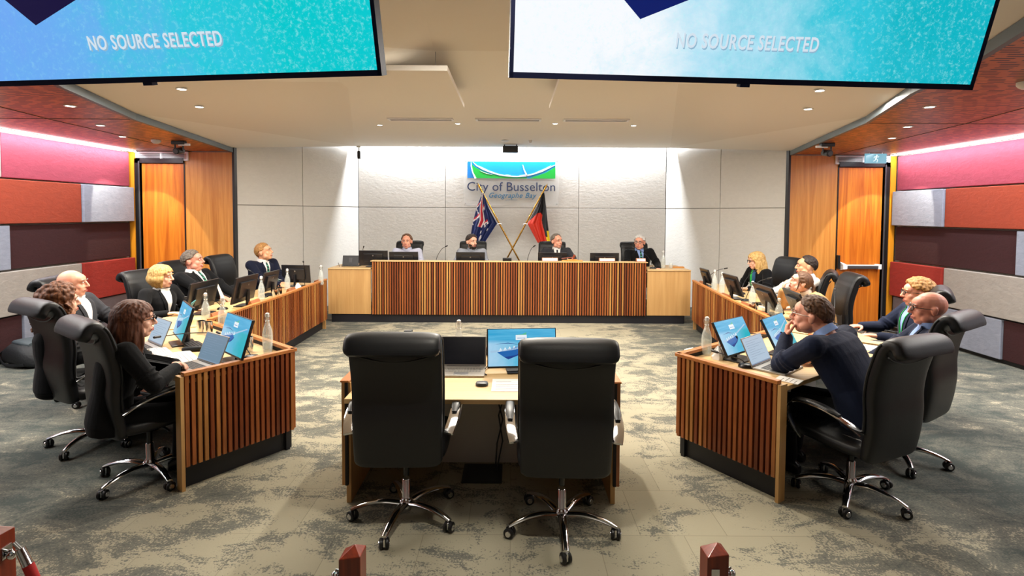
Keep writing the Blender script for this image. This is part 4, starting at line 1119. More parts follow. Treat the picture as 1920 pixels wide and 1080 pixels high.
    if smile:
        b.mats = []; b.mi('eye_white'); b.tube([(-.020, .085, -.060), (0, .0945, -.0645), (.020, .085, -.060)], [.002, .0038, .002], 'eye_white', HT, 8)
        b.tube([(-.025, .083, -.057), (0, .0945, -.059), (.025, .083, -.057)], [.003, .0042, .003], 'lip', HT, 8); b.tube([(-.024, .083, -.063), (0, .0945, -.073), (.024, .083, -.063)], [.003, .0042, .003], 'lip', HT, 8)
    else:
        b.tube([(-.022, .0835, -.062), (0, .0965, -.058), (.022, .0835, -.062)], [.003, .005, .003], 'lip', HT, 8); b.tube([(-.020, .0835, -.066), (0, .095, -.0685), (.020, .0835, -.066)], [.003, .0055, .003], 'lip', HT, 8)
    b.build('mouth', root, smooth=True)
    if hairs: hair(hairs, HT, rnd, root, hairc, .0055 if vox < .008 else .0065)
    if beard:
        b = MB()
        for i in range(150):
            a = math.radians(rnd.uniform(-100, 100)); z_ = rnd.uniform(-.108, -.035 if abs(a) > .8 else -.075)
            rr = .060*fw+.0; yy = .022+.070*math.cos(a); xx = rr*math.sin(a)*(1.0 if z_ > -.08 else .8)
            b.ell((xx, yy*(1 if z_ > -.09 else .85), z_), (.008, .008, .009), None, HT, 7, 5)
        for i in range(24): x = rnd.uniform(-.026, .026); b.ell((x, .096-abs(x)*.4, -.048-abs(x)*.3), (.007, .005, .005), None, HT, 7, 5)
        remesh(b, 'beard', beard, .005, root, 1, .4)
    if glasses:
        b = MB(); g_ = glasses
        for s in (-1, 1):
            q = [(s*.032+.024*math.cos(2*PI*j/16), .1065-.010*abs(math.cos(2*PI*j/16)), .006+.018*math.sin(2*PI*j/16)) for j in range(17)]
            b.tube(q, .0016 if g_ == 'rim_steel' else .0026, g_, HT, 6, cap=False)
            b.tube([(s*.056, .098, .010), (s*.080, .04, .008), (s*.083, -.02, .004)], .0022, g_, HT, 6)
        b.tube([(-.010, .108, .010), (0, .111, .012), (.010, .108, .010)], .002, g_, HT, 6)
        for s in (-1, 1): b.lathe([(.0005, 0), (.023, 0), (.023, .0008), (.0005, .0008)], 'lens', HT @ Matrix.Translation((s*.032, .1015, .006)) @ Matrix.Rotation(PI/2, 4, 'X'), n=14)
        b.build('glasses', root, smooth=True)
    # ---- clothes
    b = MB(); b.mi(legc)
    R = [super_ring(hip+S1*t*k, (rx)*k*wid, (ry+belly*.4)*k, Xr, F1, 22, 2.6) for t, rx, ry in ((-.10, .12, .08), (-.075, .165, .12), (-.02, .176, .13), (.05, .168, .125), (.08, .15, .11))]
    b.rings(R)
    for s in (-1, 1):
        limb(b, [HI[s], HI[s].lerp(KN[s], .5), KN[s]], [.094*k, .082*k, .064*k]); limb(b, [KN[s], KN[s].lerp(AN[s], .45), AN[s]+Vector((0, 0, .02))], [.064*k, .060*k, .052*k])
    remesh(b, 'trousers', legc, vox*1.3, root, 5)
    for s in (-1, 1):
        b = MB(); a = AN[s]; T = Matrix.Translation((a.x, a.y, 0))
        b.rings([super_ring((0, y, z_), w_, h_, Vector((1, 0, 0)), Vector((0, 0, 1)), 14, 3) for y, z_, w_, h_ in ((-.075, .035, .028, .03), (-.05, .045, .036, .043), (.02, .045, .040, .043), (.09, .035, .045, .033), (.16, .028, .042, .025), (.195, .022, .028, .016))], 'shoe_black', T)
        b.build('shoe', root, smooth=True)
    long_ = top in ('jacket', 'shirt', 'cardigan')
    b = MB(); b.mi(topc); g = .012 if top != 'shirt' else .004
    torso(b, g, lower=-.10 if top == 'jacket' else -.06, bel=belly)
    for s in (-1, 1):
        if top == 'jacket': sleeve(b, s, .010, .95)
        elif top == 'shirt': sleeve(b, s, .004, .93)
        else: sleeve(b, s, .010, .95)
    if top == 'jacket' and not female:
        for s in (-1, 1): b.ell(tuple(sh[s]+S2*.012), (.062*k, .062*k, .05*k))
    # soft creases: ridges running across the elbow and waist
    for s in (-1, 1):
        for q in range(3):
            c = EL[s].lerp(sh[s], .08+.11*q); dv = (EL[s]-sh[s]).normalized(); a = dv.orthogonal().normalized(); bb = dv.cross(a)
            rr = (.050+g+.004*q)*k
            ring = [tuple(c+a*math.cos(t)*rr+bb*math.sin(t)*rr+dv*.012*math.sin(t+q)) for t in [2*PI*j/16 for j in range(17)]]
            b.tube(ring, .008*k, None, None, 6)
    jk = remesh(b, {'jacket': 'jacket', 'shirt': 'shirt', 'cardigan': 'cardigan'}[top], topc, vox, root, 5)
    bv = BVHTree.FromPolygons([v.co for v in jk.data.vertices], [tuple(p.vertices) for p in jk.data.polygons])
    def strip(name, fn, d0, d1, off, m, rows=14, cols=5, parent=None, th=.004):
        """panel lying on the chest: fn(d) -> (xl, xr) in metres, d down from the neck base"""
        O = nb+S2*.012*k; top_ = []; 
        for i in range(rows+1):
            d = d0+(d1-d0)*i/rows; xl, xr = fn(d); row = []
            for j in range(cols+1):
                x = xl+(xr-xl)*j/cols
                P = O - S2*d*k + Xr*x*k + F2*.4
                h = bv.ray_cast(P, -F2)
                q = h[0] if h[0] is not None else P-F2*.33
                row.append(q+F2*off)
            top_.append(row)
        vs = [tuple(q) for r in top_ for q in r] + [tuple(q-F2*th*2) for r in top_ for q in r]; n1 = (rows+1)*(cols+1); fs = []
        W_ = cols+1
        for i in range(rows):
            for j in range(cols):
                a = i*W_+j; fs.append((a, a+1, a+W_+1, a+W_)); fs.append((n1+a, n1+a+W_, n1+a+W_+1, n1+a+1))
        for i in range(rows):
            for a in (i*W_, i*W_+cols): fs.append((a, a+W_, n1+a+W_, n1+a))
        for j in range(cols):
            for a in (j, rows*W_+j): fs.append((a, n1+a, n1+a+1, a+1))
        bb = MB(); bb.add(vs, fs, m); return bb.build(name, root, smooth=True)
    V = shirt_v; dend = .33 if top == 'jacket' else .30
    if top in ('jacket', 'cardigan'):
        strip('shirt_front', lambda d: (-V*(1-d/dend)-.002, V*(1-d/dend)+.002), .0, dend, .006, under)
        for s in (-1, 1):
            def lf(d, s=s):
                a = V*(1-d/dend); bq = a + .006+.034*math.sin(PI*min(1, max(0, (d/dend)))**.8)
                return (s*a-s*.004, s*bq)
            strip('lapel', lf, .0, dend+.01, .009, topc, th=.005)
    if tie:
        strip('tie', lambda d: (-.012-.020*(d/dend), .012+.020*(d/dend)), .015, dend if top == 'jacket' else .36, .012, tie, cols=3)
        for q in range(6):
            d_ = .05+.045*q
            strip('tie_stripe', lambda d: (-.013-.018*(d/dend), .013+.018*(d/dend)), d_, d_+.012, .0135, 'tie_stripe', rows=1, cols=2, th=.001) if tie == 'tie_green' else None
    # shirt collar
    cc = under if top != 'shirt' else topc
    b = MB(); nd = (hc-nb).normalized(); R = []
    c0 = nb+S2*.002*k
    nrx = .060*(.9 if female else 1.06)*k
    Fn = F2 - nd*F2.dot(nd); Fn.normalize(); Xn = nd.cross(Fn); 
    prof = [(0, 1.22), (.030, 1.06), (.044, 1.04), (.047, 1.09), (.02, 1.20 if top != 'shirt' else 1.3), (-.002, 1.22 if top != 'shirt' else 1.4)]
    R = [[tuple(c0+nd*z_*k+Xn*math.cos(t)*nrx*m_+Fn*math.sin(t)*nrx*m_*1.02) for t in [2*PI*j/24 for j in range(24)]] for z_, m_ in prof]
    if not (female and top == 'jacket' and under == topc): 
        b.rings(R, cc, cap=False); b.build('collar', root, smooth=True)
    if top == 'jacket':
        for s in (-1, 1):   # shirt cuffs showing past the sleeves
            dv = (WR[s]-EL[s]).normalized(); a = WR[s]-dv*.022*k
            b = MB(); b.tube([a, a+dv*.022*k], .036*k, under, None, 14); b.build('cuff', root, smooth=True)
    if top == 'shirt':
        strip('button_band', lambda d: (-.012, .012), .02, .36, .004, topc, cols=2, th=.003)
    if lanyard:
        for s in (-1, 1): strip('lanyard', lambda d, s=s: (s*.062*(1-d/.34)-.005, s*.062*(1-d/.34)+.005), .0, .33, .014, lanyard, cols=1, th=.001)
    if scarf:
        for i, (mm, x0, w_, d1) in enumerate(scarf):
            strip('scarf', lambda d, x0=x0, w_=w_: (x0-w_+.01*math.sin(d*40), x0+w_+.01*math.sin(d*33)), .0, d1, .022, mm, th=.008)
    return root
PP = person
# --- bench, left to right (they face the camera)
bz = .154
def dn(s): return {'d': (0, .9, -.25), 'n': (0, -.1, -1)}
PP((-1.88, 9.56, bz), (0.0, -1), 'person in a pale lilac shirt with receding dark hair, farthest left behind the bench', feet=-.2, seat=.43, lean=3, hairs=('receding',), hairc='hair_midbrown', top='shirt', topc='cloth_pale', skinm='skin_pink', seed=11, wid=1.08, lh=(-.2, .40, .78), rh=(.2, .40, .78))
PP((-.72, 9.56, bz), (0.0, -1), 'bearded person in a grey checked shirt behind the bench, looking aside', feet=-.2, seat=.43, lean=2, head=(38, 0, 0), hairs=('short', 1.2), hairc='hair_dark', beard='hair_dark', top='shirt', topc='cloth_check', skinm='skin_fair', seed=12, wid=1.08)
PP((.80, 9.56, bz), (.05, -1), 'smiling person in a charcoal suit and dark tie behind the bench by the gavel', feet=-.2, seat=.45, lean=3, head=(28, 2, 4), hairs=('receding', .8), hairc='hair_salt', top='jacket', topc='cloth_charcoal', tie='tie_dark', skinm='skin_pink', smile=1, seed=13, wid=1.06, lh=(.0, 0, 0) and (-.32, .52, .78), rh=(.24, .40, .78))
PP((2.30, 9.56, bz), (0.05, -1), 'silver haired person in glasses, black suit and striped tie, farthest right behind the bench', feet=-.2, seat=.44, lean=5, side=3, head=(-30, 0, 0), hairs=('short', 1.25), hairc='hair_silver', top='jacket', topc='cloth_black', under='cloth_blue', tie='tie_green', glasses='rim_black', skinm='skin_pink', seed=14, wid=1.06)
# --- left side
PP((-3.80, 8.02, 0), (.93, -.36), 'young person in a navy suit with tie, looking up, hands on the far left desk', seat=.50, lean=10, bend=-4, head=(24, 14, 0), hairs=('short', 1.15), hairc='hair_sandy', top='jacket', topc='cloth_ink', tie='tie_green', skinm='skin_warm', smile=1, seed=21,
   lh=(-.02, .42, .80), rh=(.06, .43, .79), hand_pose={-1: {'d': (.6, .7, 0), 'curl': .9}, 1: {'d': (-.6, .7, 0), 'curl': .9}})
PP((-3.95, 6.82, 0), (.98, -.1), 'heavy person in a black suit leaning back smiling, grey brown hair, left side', seat=.45, lean=-18, bend=4, head=(16, 8, 0), hairs=('short', 1.1), hairc='hair_salt', top='jacket', topc='cloth_black', tie='tie_green', skinm='skin_red', smile=1, seed=22, wid=1.18, belly=.07, k=1.04,
   lh=(-.18, .34, .74), rh=(.20, .36, .80), shirt_v=.075)
PP((-3.93, 5.9, 0), (.97, -.15), 'blonde short haired person in a black jacket over a white blouse, left side', seat=.41, lean=4, head=(16, 0, 0), hairs=('bob', 1.0), hairc='hair_blonde', top='jacket', topc='cloth_black', under='cloth_white', skinm='skin_fair', female=True, seed=23, k=.95, smile=1,
   lh=(-.16, .34, .76), rh=(.22, .3, .76), shirt_v=.075)
PP((-4.05, 5.05, 0), (.95, .12), 'bald person in a dark suit and white shirt, behind the curly haired one', seat=.42, lean=-18, bend=8, head=(14, 2, 0), hairs=None, hairc='hair_silver', top='jacket', topc='cloth_charcoal', under='cloth_white', skinm='skin_pink', seed=24, shirt_v=.09,
   lh=(-.16, .3, .72), rh=(.2, .3, .72))
PP((-3.56, 4.14, 0), (.78, .63), 'person with long curly auburn hair, seated second nearest on the left', seat=.41, lean=2, head=(12, 3, 0), hairs=('curly_long',), hairc='hair_auburn', top='cardigan', topc='cloth_black', under='cloth_black', skinm='skin_fair', female=True, seed=25, vox=.007, k=.96,
   lh=(-.16, .34, .77), rh=(.18, .34, .77))
PP((-2.62, 3.46, 0), (.80, .60), 'person with straight brown hair, glasses and black jacket, hands clasped, nearest on the left', seat=.42, lean=8, bend=6, head=(0, 0, 0), hairs=('long', 1.0), hairc='hair_brown', top='jacket', topc='cloth_black', under='cloth_black', skinm='skin_fair', female=True, glasses='rim_black', seed=26, vox=.0065, k=.95,
   lh=(-.05, .36, .775), rh=(.05, .35, .775), hand_pose={-1: {'d': (.75, .65, .02), 'n': (.5, -.3, -.8), 'curl': 1.1}, 1: {'d': (-.75, .65, .02), 'n': (-.5, -.3, -.8), 'curl': 1.1}, 'hint-1': (-1, -.2, -.8), 'hint1': (1, -.2, -.8)})
# --- right side
PP((3.78, 7.98, 0), (-.95, -.2), 'person with long blonde hair, glasses and black top with blue green scarf, right side', seat=.46, lean=10, bend=4, head=(-16, -8, 0), hairs=('longwavy', 1.0), hairc='hair_blonde', top='cardigan', topc='cloth_black', under='cloth_black', skinm='skin_fair', female=True, glasses='rim_black', seed=31, k=.95,
   scarf=[('scarf_teal', -.03, .03, .22), ('scarf_green', .02, .02, .25)], lh=(-.16, .36, .77), rh=(.16, .36, .77))
PP((3.74, 6.85, 0), (-.96, .1), 'dark haired person in a white shirt, behind the ponytailed one on the right', seat=.44, lean=-6, head=(-14, 2, 0), hairs=('receding', 1.0), hairc='hair_dark', top='shirt', topc='cloth_white', skinm='skin_warm', seed=32)
PP((3.62, 6.05, 0), (-.98, .02), 'person with a low ponytail and tan jacket, chin on hand, right side', seat=.46, lean=30, bend=6, head=(-14, 16, 0), hairs=('ponytail',), hairc='hair_midbrown', top='cardigan', topc='cloth_tan', under='cloth_cream', skinm='skin_fair', female=True, seed=33, k=.95,
   rh=(.05, .50, .985), lh=(-.17, .42, .78), hand_pose={1: {'d': (-.1, -.15, 1), 'n': (-.2, -1, 0), 'curl': 1.0}, 'hint1': (.4, .4, -1)})
PP((3.72, 4.93, 0), (-.95, .22), 'person with curly sandy hair, glasses, navy suit and lanyard, farthest in the right corner pair', seat=.38, lean=-8, bend=4, head=(-10, 0, 0), hairs=('curly_short',), hairc='hair_sandy', top='jacket', topc='cloth_navy', under='cloth_blue', skinm='skin_pink', glasses='rim_black', seed=34, vox=.007, lanyard='scarf_green',
   lh=(-.16, .32, .74), rh=(.15, .36, .77))
PP((3.14, 4.06, 0), (-.88, .45), 'bald person in black glasses and a navy suit, right side', seat=.39, lean=-8, bend=4, head=(4, 0, 0), hairs=None, hairc='hair_grey', top='jacket', topc='cloth_navy', under='cloth_blue', skinm='skin_red', glasses='rim_black', seed=35, vox=.007,
   lh=(-.08, .38, .66), rh=(.06, .36, .66), hand_pose={-1: {'d': (.6, .7, 0), 'curl': .9}, 1: {'d': (-.6, .7, 0), 'curl': .9}})
PP((2.36, 3.52, 0), (-.62, .78), 'person in a navy jacket with glasses, chin resting on fist, nearest on the right', seat=.43, lean=24, bend=6, head=(14, 4, 0), hairs=('short', .95), hairc='hair_midbrown', top='jacket', topc='cloth_navy', under='cloth_blue', skinm='skin_pink', glasses='rim_steel', seed=36, vox=.0065, wid=1.36, k=1.06, neckf=.35,
   lh=(-.03, .50, .955), rh=(.2, .40, .77), hand_pose={-1: {'d': (.15, .0, 1), 'n': (.5, -.85, 0), 'curl': 1.3}, 'hint-1': (-.5, .5, -1)})
# ================================================================== things on the desks
def emis(name, c, e=1.0): return mat(name, c, .3, emit=e)
def beach():
    t = NT('beach_picture'); v = t.coords((1, 1, 1)); sep = t.add('ShaderNodeSeparateXYZ'); t.link(v, sep.inputs[0])
    n = t.noise(v, 9, 5, .6)
    a = t.add('ShaderNodeMath', operation='MULTIPLY_ADD'); t.link(sep.outputs[0], a.inputs[0]); a.inputs[1].default_value = 1.5
    b_ = t.add('ShaderNodeMath', operation='MULTIPLY_ADD'); t.link(n, b_.inputs[0]); b_.inputs[1].default_value = .35; b_.inputs[2].default_value = .33
    t.link(b_.outputs[0], a.inputs[2])
    low = t.ramp(a.outputs[0], [(.15, 'a9d4f0'), (.5, '58b9dd'), (.75, '12b3c4')])
    up = t.ramp(t.noise(t.coords((1, 1, 14)), 2, 4, .6), [(.35, '1f9fd2'), (.65, '63bfe6')])
    st = t.add('ShaderNodeMapRange'); st.inputs['From Min'].default_value = .03; st.inputs['From Max'].default_value = .06; t.link(sep.outputs[2], st.inputs[0])
    mx = t.add('ShaderNodeMix', data_type='RGBA'); t.link(st.outputs[0], mx.inputs['Factor']); t.link(low, mx.inputs['A']); t.link(up, mx.inputs['B'])
    t.b.inputs['Base Color'].default_value = (0, 0, 0, 1); t.link(mx.outputs['Result'], t.b.inputs['Emission Color']); t.b.inputs['Emission Strength'].default_value = .95
    M['beach_picture'] = t.m
beach()
emis('pix_white', 'eaf4fa', .95); emis('pix_green', '58bd9a', .95); emis('pix_blue', '2166b0', .95); emis('pix_pale', 'a8cdea', .9); emis('pix_deep', '1c3f8e', .9)
emis('doc_glow', 'b9cfe2', .85); emis('doc_line', '8ba4bf', .8); emis('doc_dim', '7f9db4', .75)
mat('screen_off', '0b0e1c', .18); mat('monitor_back', '1b1c20', .3); mat('glass_clear', 'e6efec', .04, spec=1.0); mat('water', 'e8ecd8', .05)
g = M['glass_clear'].node_tree.nodes['Principled BSDF']; g.inputs['Alpha'].default_value = .2; g.inputs['IOR'].default_value = 1.6
g = M['water'].node_tree.nodes['Principled BSDF']; g.inputs['Alpha'].default_value = .18
mat('teal_card', '3a7f86', .6); mat('blue_card', '3436a8', .5); mat('plate_wood', '9a5a30', .4); mat('plate_face', 'efe6d2', .5); mat('key_grey', '6c6964', .6); mat('key_dark', '1a1a1d', .5)
mat('red_rope', 'b01a1c', .7); mat('gavel_wood', '7a2f14', .3, coat=.3); mat('block_wood', 'c98a45', .4); mat('bag_black', '0f1216', .7, bump=(40, .3)); mat('bag_grey', '3a4348', .6)
XZ = Matrix(((1, 0, 0, 0), (0, 0, 1, 0), (0, 1, 0, 0), (0, 0, 0, 1)))
def monitor(loc, f, label, group, tilt=10, lit=False, w_=.53, h_=.31, rise=.055):
    e = empty('computer_monitor', loc, heading(*f), label, 'monitor', group)
    b = MB(); b.box(-.11, .11, -.02, .16, 0, .012, 'monitor_back'); b.build('stand_base', e, bevel=.004)
    b = MB(); b.tube([(0, .10, .01), (0, .10, rise+h_*.45)], .02, 'monitor_back', n=10, flat=(1.3, .6)); b.build('stand_neck', e, smooth=True)
    T = Matrix.Translation((0, .03, rise)) @ Matrix.Rotation(-math.radians(tilt), 4, 'X')
    b = MB(); b.box(-w_/2, w_/2, -.004, .016, 0, h_, 'monitor_back', T); b.box(-w_*.33, w_*.33, .016, .04, h_*.2, h_*.8, 'monitor_back', T)
    b.build('housing', e, bevel=.003)
    b = MB(); b.box(-w_/2+.006, w_/2-.006, -.0055, -.004, .014, h_-.006, 'beach_picture' if lit else 'screen_off', Matrix.Translation((0, 0, -h_/2)))
    s_ = b.build('screen', e); s_.matrix_local = T @ Matrix.Translation((0, 0, h_/2))
    if lit:
        k = h_/.31; b = MB(); L0 = Matrix.Translation((0, -.0065, 0))
        def poly(pts, m): b.prism([(x*w_, z*h_) for x, z in pts], -.0070, -.0060, m, XZ)
        poly([(-.09, .20), (.07, .20), (.07, .33), (-.09, .33)], 'pix_white'); poly([(-.09, .33), (.0, .345), (.07, .40), (.06, .33)], 'pix_green'); poly([(-.07, .24), (.05, .24), (.05, .26), (-.07, .26)], 'pix_blue')
        poly([(-.46, -.06), (-.12, .0), (.42, .26), (.44, .24), (-.1, -.04), (-.45, -.11)], 'pix_pale'); poly([(-.40, .10), (-.2, .14), (-.02, .08), (-.2, .12)], 'pix_deep')
        poly([(-.36, -.10), (-.06, .04), (.05, -.06), (-.10, -.18), (-.26, -.22)], 'pix_blue'); poly([(-.26, -.22), (-.10, -.18), (.05, -.06), (-.02, -.16), (-.2, -.28)], 'pix_deep')
        for q in range(6):
            x0 = -.34+.065*q; z0 = -.06+.018*q; poly([(x0, z0-.03), (x0+.03, z0+.07), (x0+.06, z0-.01)], 'pix_white')
        b.build('screen_picture', s_)
    else:
        b = MB(); b.ell((0, .0415, h_*.68), (.012, .001, .012), 'brushed_metal', T, 12, 6); b.build('badge', e)
    return e
def laptop(loc, f, label, group, screen='doc_glow', lid=112):
    e = empty('laptop', loc, heading(*f), label, 'laptop', group); w_, d_ = .325, .225
    b = MB(); b.box(-w_/2, w_/2, -d_, 0, 0, .014, 'laptop_silver'); b.build('base', e, bevel=.004)
    b = MB(); 
    for r in range(5):
        for c in range(13): b.box(-.135+c*.0208, -.135+c*.0208+.017, -.045-r*.0195-.015, -.045-r*.0195, .014, .0155, 'key_dark' if screen != 'screen_off' else 'key_grey')
    b.build('keyboard', e)
    b = MB(); b.box(-.05, .05, -.205, -.15, .0135, .0146, 'brushed_metal'); b.build('trackpad', e)
    T = Matrix.Translation((0, 0, .012)) @ Matrix.Rotation(-math.radians(lid-90), 4, 'X')
    b = MB(); b.box(-w_/2, w_/2, 0, .007, 0, .215, 'laptop_silver', T); b.build('lid', e, bevel=.003)
    b = MB(); b.box(-w_/2+.008, w_/2-.008, -.0012, 0, .014, .207, screen, T)
    if screen != 'screen_off':
        for i in range(9):
            z_ = .18-.016*i; x1 = [.10, .02, .11, .06, -.02, .09, .04, .1, -.05][i]; b.box(-.12, x1, -.0017, -.0012, z_, z_+.0022, 'doc_line', T)
        b.box(-.154, .154, -.0017, -.0012, .014, .022, 'doc_line', T)
    b.build('screen', e)
    b = MB(); b.box(-.12, .12, -.004, .006, .006, .018, 'plastic_grey'); b.build('hinge', e)
    return e
bott = []
def bottle(loc, label, group, h=.29):
    if not bott:
        e = empty('water_bottle', loc, 0, label, 'bottle', group)
        prof = [(.001, .004), (.036, 0), (.040, .012), (.040, .13), (.036, .165), (.020, .215), (.0145, .235), (.0145, .265), (.017, .268), (.017, .275), (.0125, .277)]
        inner = [(.010, .272), (.012, .235), (.0175, .215), (.0335, .165), (.0375, .13), (.0375, .014), (.001, .010)]
        b = MB(); b.lathe(prof+inner, 'glass_clear', n=24); b.build('glass_body', e, smooth=True)
        b = MB(); b.lathe([(.001, .011), (.0365, .0145), (.0365, .118), (.001, .118)], 'water', n=24); b.build('water', e, smooth=True)
        b = MB(); b.lathe([(.001, .268), (.014, .27), (.016, .285), (.015, .30), (.008, .305), (.001, .305)], 'plastic_white', n=16); b.build('stopper', e, smooth=True)
        b = MB()
        for s in (-1, 1): b.tube([(s*.013, 0, .292), (s*.024, 0, .285), (s*.022, 0, .25), (s*.016, 0, .235)], .0016, 'chrome', n=6)
        b.tube([(.0165*math.cos(2*PI*j/16), .0165*math.sin(2*PI*j/16), .24) for j in range(17)], .0015, 'chrome', n=6, cap=False); b.build('wire_clasp', e, smooth=True)
    else: e = dup(bott[0], loc, 0, label, group)
    bott.append(e); return e
glas = []
def tumbler(loc, label, group='water glasses on the desks'):
    if not glas:
        b = MB(); b.lathe([(.001, 0), (.030, 0), (.033, .09), (.0315, .09), (.0285, .006), (.001, .006)], 'glass_clear', n=22); e = b.build('drinking_glass', smooth=True); e.location = loc; tag(e, label, 'glass', group)
    else: e = dup(glas[0], loc, 0, label, group)
    glas.append(e); return e
def canister(loc, label, h=.12):
    b = MB(); b.lathe([(.001, 0), (.034, 0), (.036, h*.5), (.036, h), (.033, h), (.033, .01), (.001, .01)], 'chrome', n=22); e = b.build('steel_tumbler', smooth=True); e.location = loc; return tag(e, label, 'cup', 'steel tumblers on the desks')
def mic(base, tip, label, group='gooseneck microphones', bend=None):
    B, T = Vector(base), Vector(tip); e = empty('gooseneck_microphone', base, 0, label, 'microphone', group)
    b = MB(); b.rings([super_ring((0, 0, z_), w_, w_*.8, Vector((1, 0, 0)), Vector((0, 1, 0)), 16, 3) for z_, w_ in ((0, .055), (.012, .055), (.024, .045), (.028, .02))], 'plastic_black'); b.build('base', e, smooth=True)
    D_ = T-B; q = [Vector((0, 0, .02)), Vector((D_.x*.2, D_.y*.2, .02+D_.z*.45)), Vector((D_.x*.6, D_.y*.6, D_.z*.86)), D_]
    q = spline([tuple(p) for p in q], 5)
    b = MB(); b.tube(q[:-2], .0042, 'plastic_black', n=7); b.build('gooseneck', e, smooth=True)
    d = (Vector(q[-1])-Vector(q[-4])).normalized(); b = MB(); b.tube([D_-d*.03, D_-d*.02, D_+d*.025, D_+d*.03], [.006, .010, .010, .006], 'plastic_black', n=10); b.build('mic_head', e, smooth=True)
    return e
def nameplate(loc, f, label, group, L_=.25):
    e = empty('name_plate', loc, heading(*f), label, 'name plate', group)
    b = MB(); b.add([(-L_/2, -.035, 0), (L_/2, -.035, 0), (L_/2, .04, 0), (-L_/2, .04, 0), (-L_/2, .0, .062), (L_/2, .0, .062), (-L_/2, .018, .062), (L_/2, .018, .062)], [(0, 3, 2, 1), (0, 1, 5, 4), (2, 3, 6, 7), (4, 5, 7, 6), (0, 4, 6, 3), (1, 2, 7, 5)], 'plate_wood'); b.build('wedge', e, bevel=.002)
    b = MB(); b.add([(-L_/2+.01, .0385, .012), (L_/2-.01, .0385, .012), (L_/2-.01, .0235, .056), (-L_/2+.01, .0235, .056), (-L_/2+.01, .0365, .012), (L_/2-.01, .0365, .012), (L_/2-.01, .0215, .056), (-L_/2+.01, .0215, .056)], [(0, 1, 2, 3), (4, 7, 6, 5), (0, 4, 5, 1), (2, 6, 7, 3), (1, 5, 6, 2), (0, 3, 7, 4)], 'plate_face'); b.build('plate', e)
    return e
def paper(loc, f, w_, d_, label, name='paper_sheet', cat='paper', t=.004, m='paper', group=None, lines=True):
    b = MB(); b.box(-w_/2, w_/2, -d_/2, d_/2, 0, t, m)
    if lines and m == 'paper':
        for i in range(int(d_/.028)-1): b.box(-w_*.38, w_*(.38 if i % 3 else .1), -d_/2+.025+i*.028, -d_/2+.029+i*.028, t, t+.0006, 'key_grey')
    e = b.build(name); e.location = loc; e.rotation_euler = (0, 0, heading(*f)); return tag(e, label, cat, group)
def keyboard(loc, f, label, m, mk):
    e = empty('keyboard', loc, heading(*f), label, 'keyboard')
    b = MB(); b.box(-.2, .2, -.065, .065, 0, .014, m); b.build('case', e, bevel=.005)
    b = MB()
    for r in range(5):
        for c in range(16): b.box(-.19+c*.0238, -.19+c*.0238+.019, -.055+r*.022, -.055+r*.022+.018, .014, .018, mk)
    b.build('keys', e); return e
def tissue(loc, label, s=1.0):
    b = MB(); rnd = random.Random(loc[0]*100); R = []
    for j, (z_, r) in enumerate(((0, .045), (.02, .042), (.05, .03), (.075, .016), (.09, .003))):
        R.append([(math.cos(2*PI*i/10)*r*(1+.35*math.sin(i*2.3+j))*s, math.sin(2*PI*i/10)*r*(1+.3*math.cos(i*1.7))*s, z_*s) for i in range(10)])
    b.rings(R, 'napkin'); e = b.build('folded_napkin'); e.location = loc; return tag(e, label, 'napkin')
Z = DT
fN, fM = (.75, .66), (-.74, .67)      # facing directions of the near pairs
# near left desk
GM = 'lit monitors with the beach picture'; GK = 'dark monitors on the desks'
monitor((-2.83, 4.42, Z), (.77, .64), 'lit monitor with beach picture, farther of two on the near left desk', GM, 17, True, .47, .29)
monitor((-2.12, 3.90, Z), (.67, .74), 'lit monitor with beach picture, nearer of two on the near left desk', GM, 17, True, .47, .29)
laptop((-2.97, 4.39, Z), (.63, .78), 'open silver laptop beside the farther monitor on the near left desk', 'open laptops')
laptop((-2.215, 3.845, Z), (.57, .82), 'open silver laptop nearest the slatted end on the near left desk', 'open laptops', 'doc_dim')
keyboard((-2.62, 4.37, Z), (.7, .7), 'black keyboard lying before the farther left monitor', 'plastic_black', 'key_dark').scale = (.7, 1, 1)
keyboard((-2.73, 4.13, Z), (.72, .69), 'white keyboard lying across the near left desk', 'plastic_white', 'plastic_white').scale = (.85, .9, 1)
e = MB().tube([(-.09, 0, .018), (-.07, 0, .02), (.07, 0, .02), (.09, 0, .018)], [.012, .02, .02, .012], 'bag_black', n=12).build('pencil_case', smooth=True); e.location = (-2.53, 4.22, Z); e.rotation_euler = (0, 0, .25); tag(e, 'long black soft pencil case on the near left desk', 'pencil case')
paper((-2.50, 3.98, Z), (.74, .67), .42, .21, 'open booklet of printed pages on the near left desk', 'booklet', 'booklet', .012)
b = MB(); b.tube([(-.07, 0, .004), (.07, 0, .004)], .004, 'plastic_black', n=8); e = b.build('pen', smooth=True); e.location = (-2.57, 3.86, Z); e.rotation_euler = (0, 0, 2.4); tag(e, 'black pen lying by the booklet on the near left desk', 'pen')
paper((-3.36, 4.82, Z), (.6, .8), .16, .10, 'blue card lying beside the farther laptop on the left', 'card', 'card', .005, 'blue_card')
e = empty('reading_glasses', (-3.30, 4.66, Z), .5, 'folded spectacles lying by the blue card on the left desk', 'spectacles')
b = MB()
for s in (-1, 1): b.tube([(s*.032+.024*math.cos(2*PI*j/14), 0, .022+.018*math.sin(2*PI*j/14)) for j in range(15)], .0022, 'rim_black', n=6, cap=False)
b.tube([(-.009, 0, .026), (0, 0, .029), (.009, 0, .026)], .002, 'rim_black', n=6); b.build('frame', e)
b = MB(); b.tube([(-.056, 0, .026), (-.056, .06, .014), (-.05, .12, .004)], .002, 'rim_black', n=6); b.build('temple', e)
b = MB(); b.tube([(.056, 0, .026), (.056, .06, .014), (.05, .12, .004)], .002, 'rim_black', n=6); b.build('temple', e)
